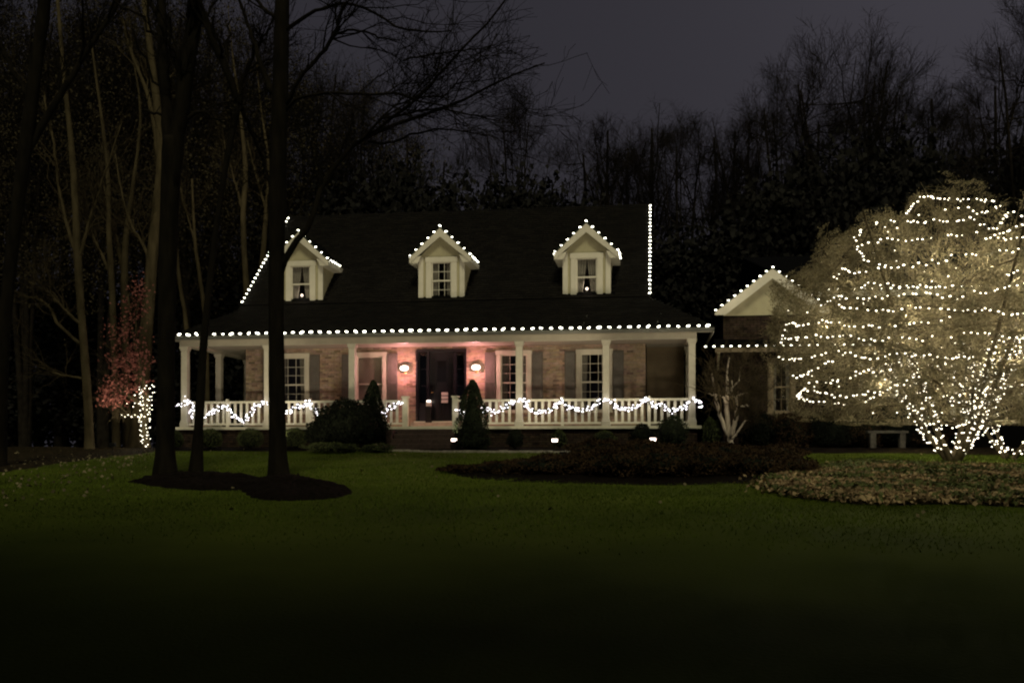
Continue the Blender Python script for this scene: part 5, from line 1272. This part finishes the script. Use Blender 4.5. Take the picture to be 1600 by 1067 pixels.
# dense low evergreens and undergrowth of the wood
def dense_variant(seed, n=5200):
    rng = np.random.default_rng(seed); P = []
    for c in range(46):
        u = rng.uniform(0, 1); a = rng.uniform(0, 6.28); r = (1-u**1.4)*2.5*rng.uniform(.4, 1)+.2; ctr = np.array([r*cos(a), r*sin(a), .6+u*8.6]); P.append(ctr+rng.normal(0, 1, (n//46, 3))*np.array([.62, .62, .55]))
    V, Fc = quads(np.vstack(P), .30, rng, 0, .7); V[:, 2] = np.maximum(V[:, 2], .02); return raw_mesh('dense_crown', V, Fc, M['woodleaf'])
DV = [dense_variant(201), dense_variant(202), dense_variant(203)]
trm = MB(); trm.tube([(0, 0, -.1), (0, 0, 3), (.1, 0, 7)], [.22, .16, .05], 7); tro = raw_mesh('dense_trunk', trm.v[0], np.array([q for q in trm.f if len(q) == 4]), M['farbark'])
rd = random.Random(9); DT = []
tops = [(-40,420),(60,430),(160,440),(260,420),(350,390),(440,330),(520,290),(600,262),(680,275),(750,290),(820,285),(880,325),(950,352),(1040,362),(1100,352),(1160,310),(1220,255),(1290,240),(1360,245),(1430,240),(1490,250),(1560,240),(1640,200),(1700,250)]
nm_ = ['at the far left', 'behind the lone pale trunk', 'behind the red maple', 'behind the forked trunk', 'over the left porch corner', 'behind the left dormer', 'right of the tall straight trunk', 'over the roof left of the middle dormer', 'over the middle dormer', 'over the roof right of the middle dormer', 'below the upright bare tree', 'left of the right dormer', 'over the right dormer', 'right of the vertical lights', 'left of the garage gable', 'over the left slope of the garage gable', 'over the garage gable', 'left under the tallest bare tree', 'right under the tallest bare tree', 'over the top left of the big lit tree', 'over the big lit tree', 'over the right part of the big lit tree', 'at the right edge', 'beyond the right edge']
for k, ((a, b), nm2) in enumerate(zip(tops, nm_)):
    for row, (Y_, dy, word) in enumerate(((47, 20, 'near'), (51, 0, 'far'))):
        px_ = a+row*38+rd.uniform(-8, 8); x = X_at(px_, Y_); z = H-.05; h = at(px_, b+dy+rd.uniform(-12, 12), Y_)[2]-z; s = h/9.6
        t = thing('dense_tree', (x, Y_, z), '%s dark dense tree %s' % ('nearer' if row == 0 else 'farther', nm2), 'tree', 'dark dense trees of the background wood')
        wv = max(.75, min(1.15, 1.0/s**.3))
        for n_, me in (('trunk', tro), ('crown', DV[(k+row) % 3])):
            o = bpy.data.objects.new(n_, me); link(o, t, (x, Y_, z)); o.scale = (wv*1.15, wv*1.15, s); o.rotation_euler = (0, 0, rd.uniform(0, 6))
            if n_ == 'crown': o['kind'] = 'stuff'

# unseen trees added behind the viewer to shade the near lawn
rr_ = np.random.default_rng(900); C_ = []
for c in range(150):
    d = norm(rr_.normal(size=3))*rr_.uniform(.35, 1)**.6; C_.append(np.array([d[0]*5.6, d[1]*5.0, 14.5+d[2]*8.2])+rr_.normal(0, .55, (60, 3)))
V, Fc = quads(np.vstack(C_), .75, rr_, 0, .8); RCM = raw_mesh('shade_tree_crown', V, Fc, M['woodleaf'])
for k, (x, Y_, s_, w_) in enumerate(((-23, -12, 1.0, 1), (-14, -12.5, 1.04, 1), (-5, -12, 1.0, 1), (4, -12.6, 1.03, 1), (13, -12, .98, 1), (22, -12.5, 1.0, 1))):
    t = thing('added_shade_tree', (x, Y_, 0), 'added dense shade tree behind the viewer, %s' % ['farthest to the left', 'second from the left', 'just left of the viewer', 'just right of the viewer', 'second from the right', 'farthest to the right'][k], 'tree', 'added shade trees behind the viewer')
    for n_, me in (('trunk', tro), ('crown', RCM)):
        o = bpy.data.objects.new(n_, me); link(o, t, (x, Y_, 0)); o.scale = (w_*1.05, w_, s_*(1.9 if n_ == 'trunk' else 1.2)); o.rotation_euler = (0, 0, k*1.1)
        if n_ == 'crown': o['kind'] = 'stuff'
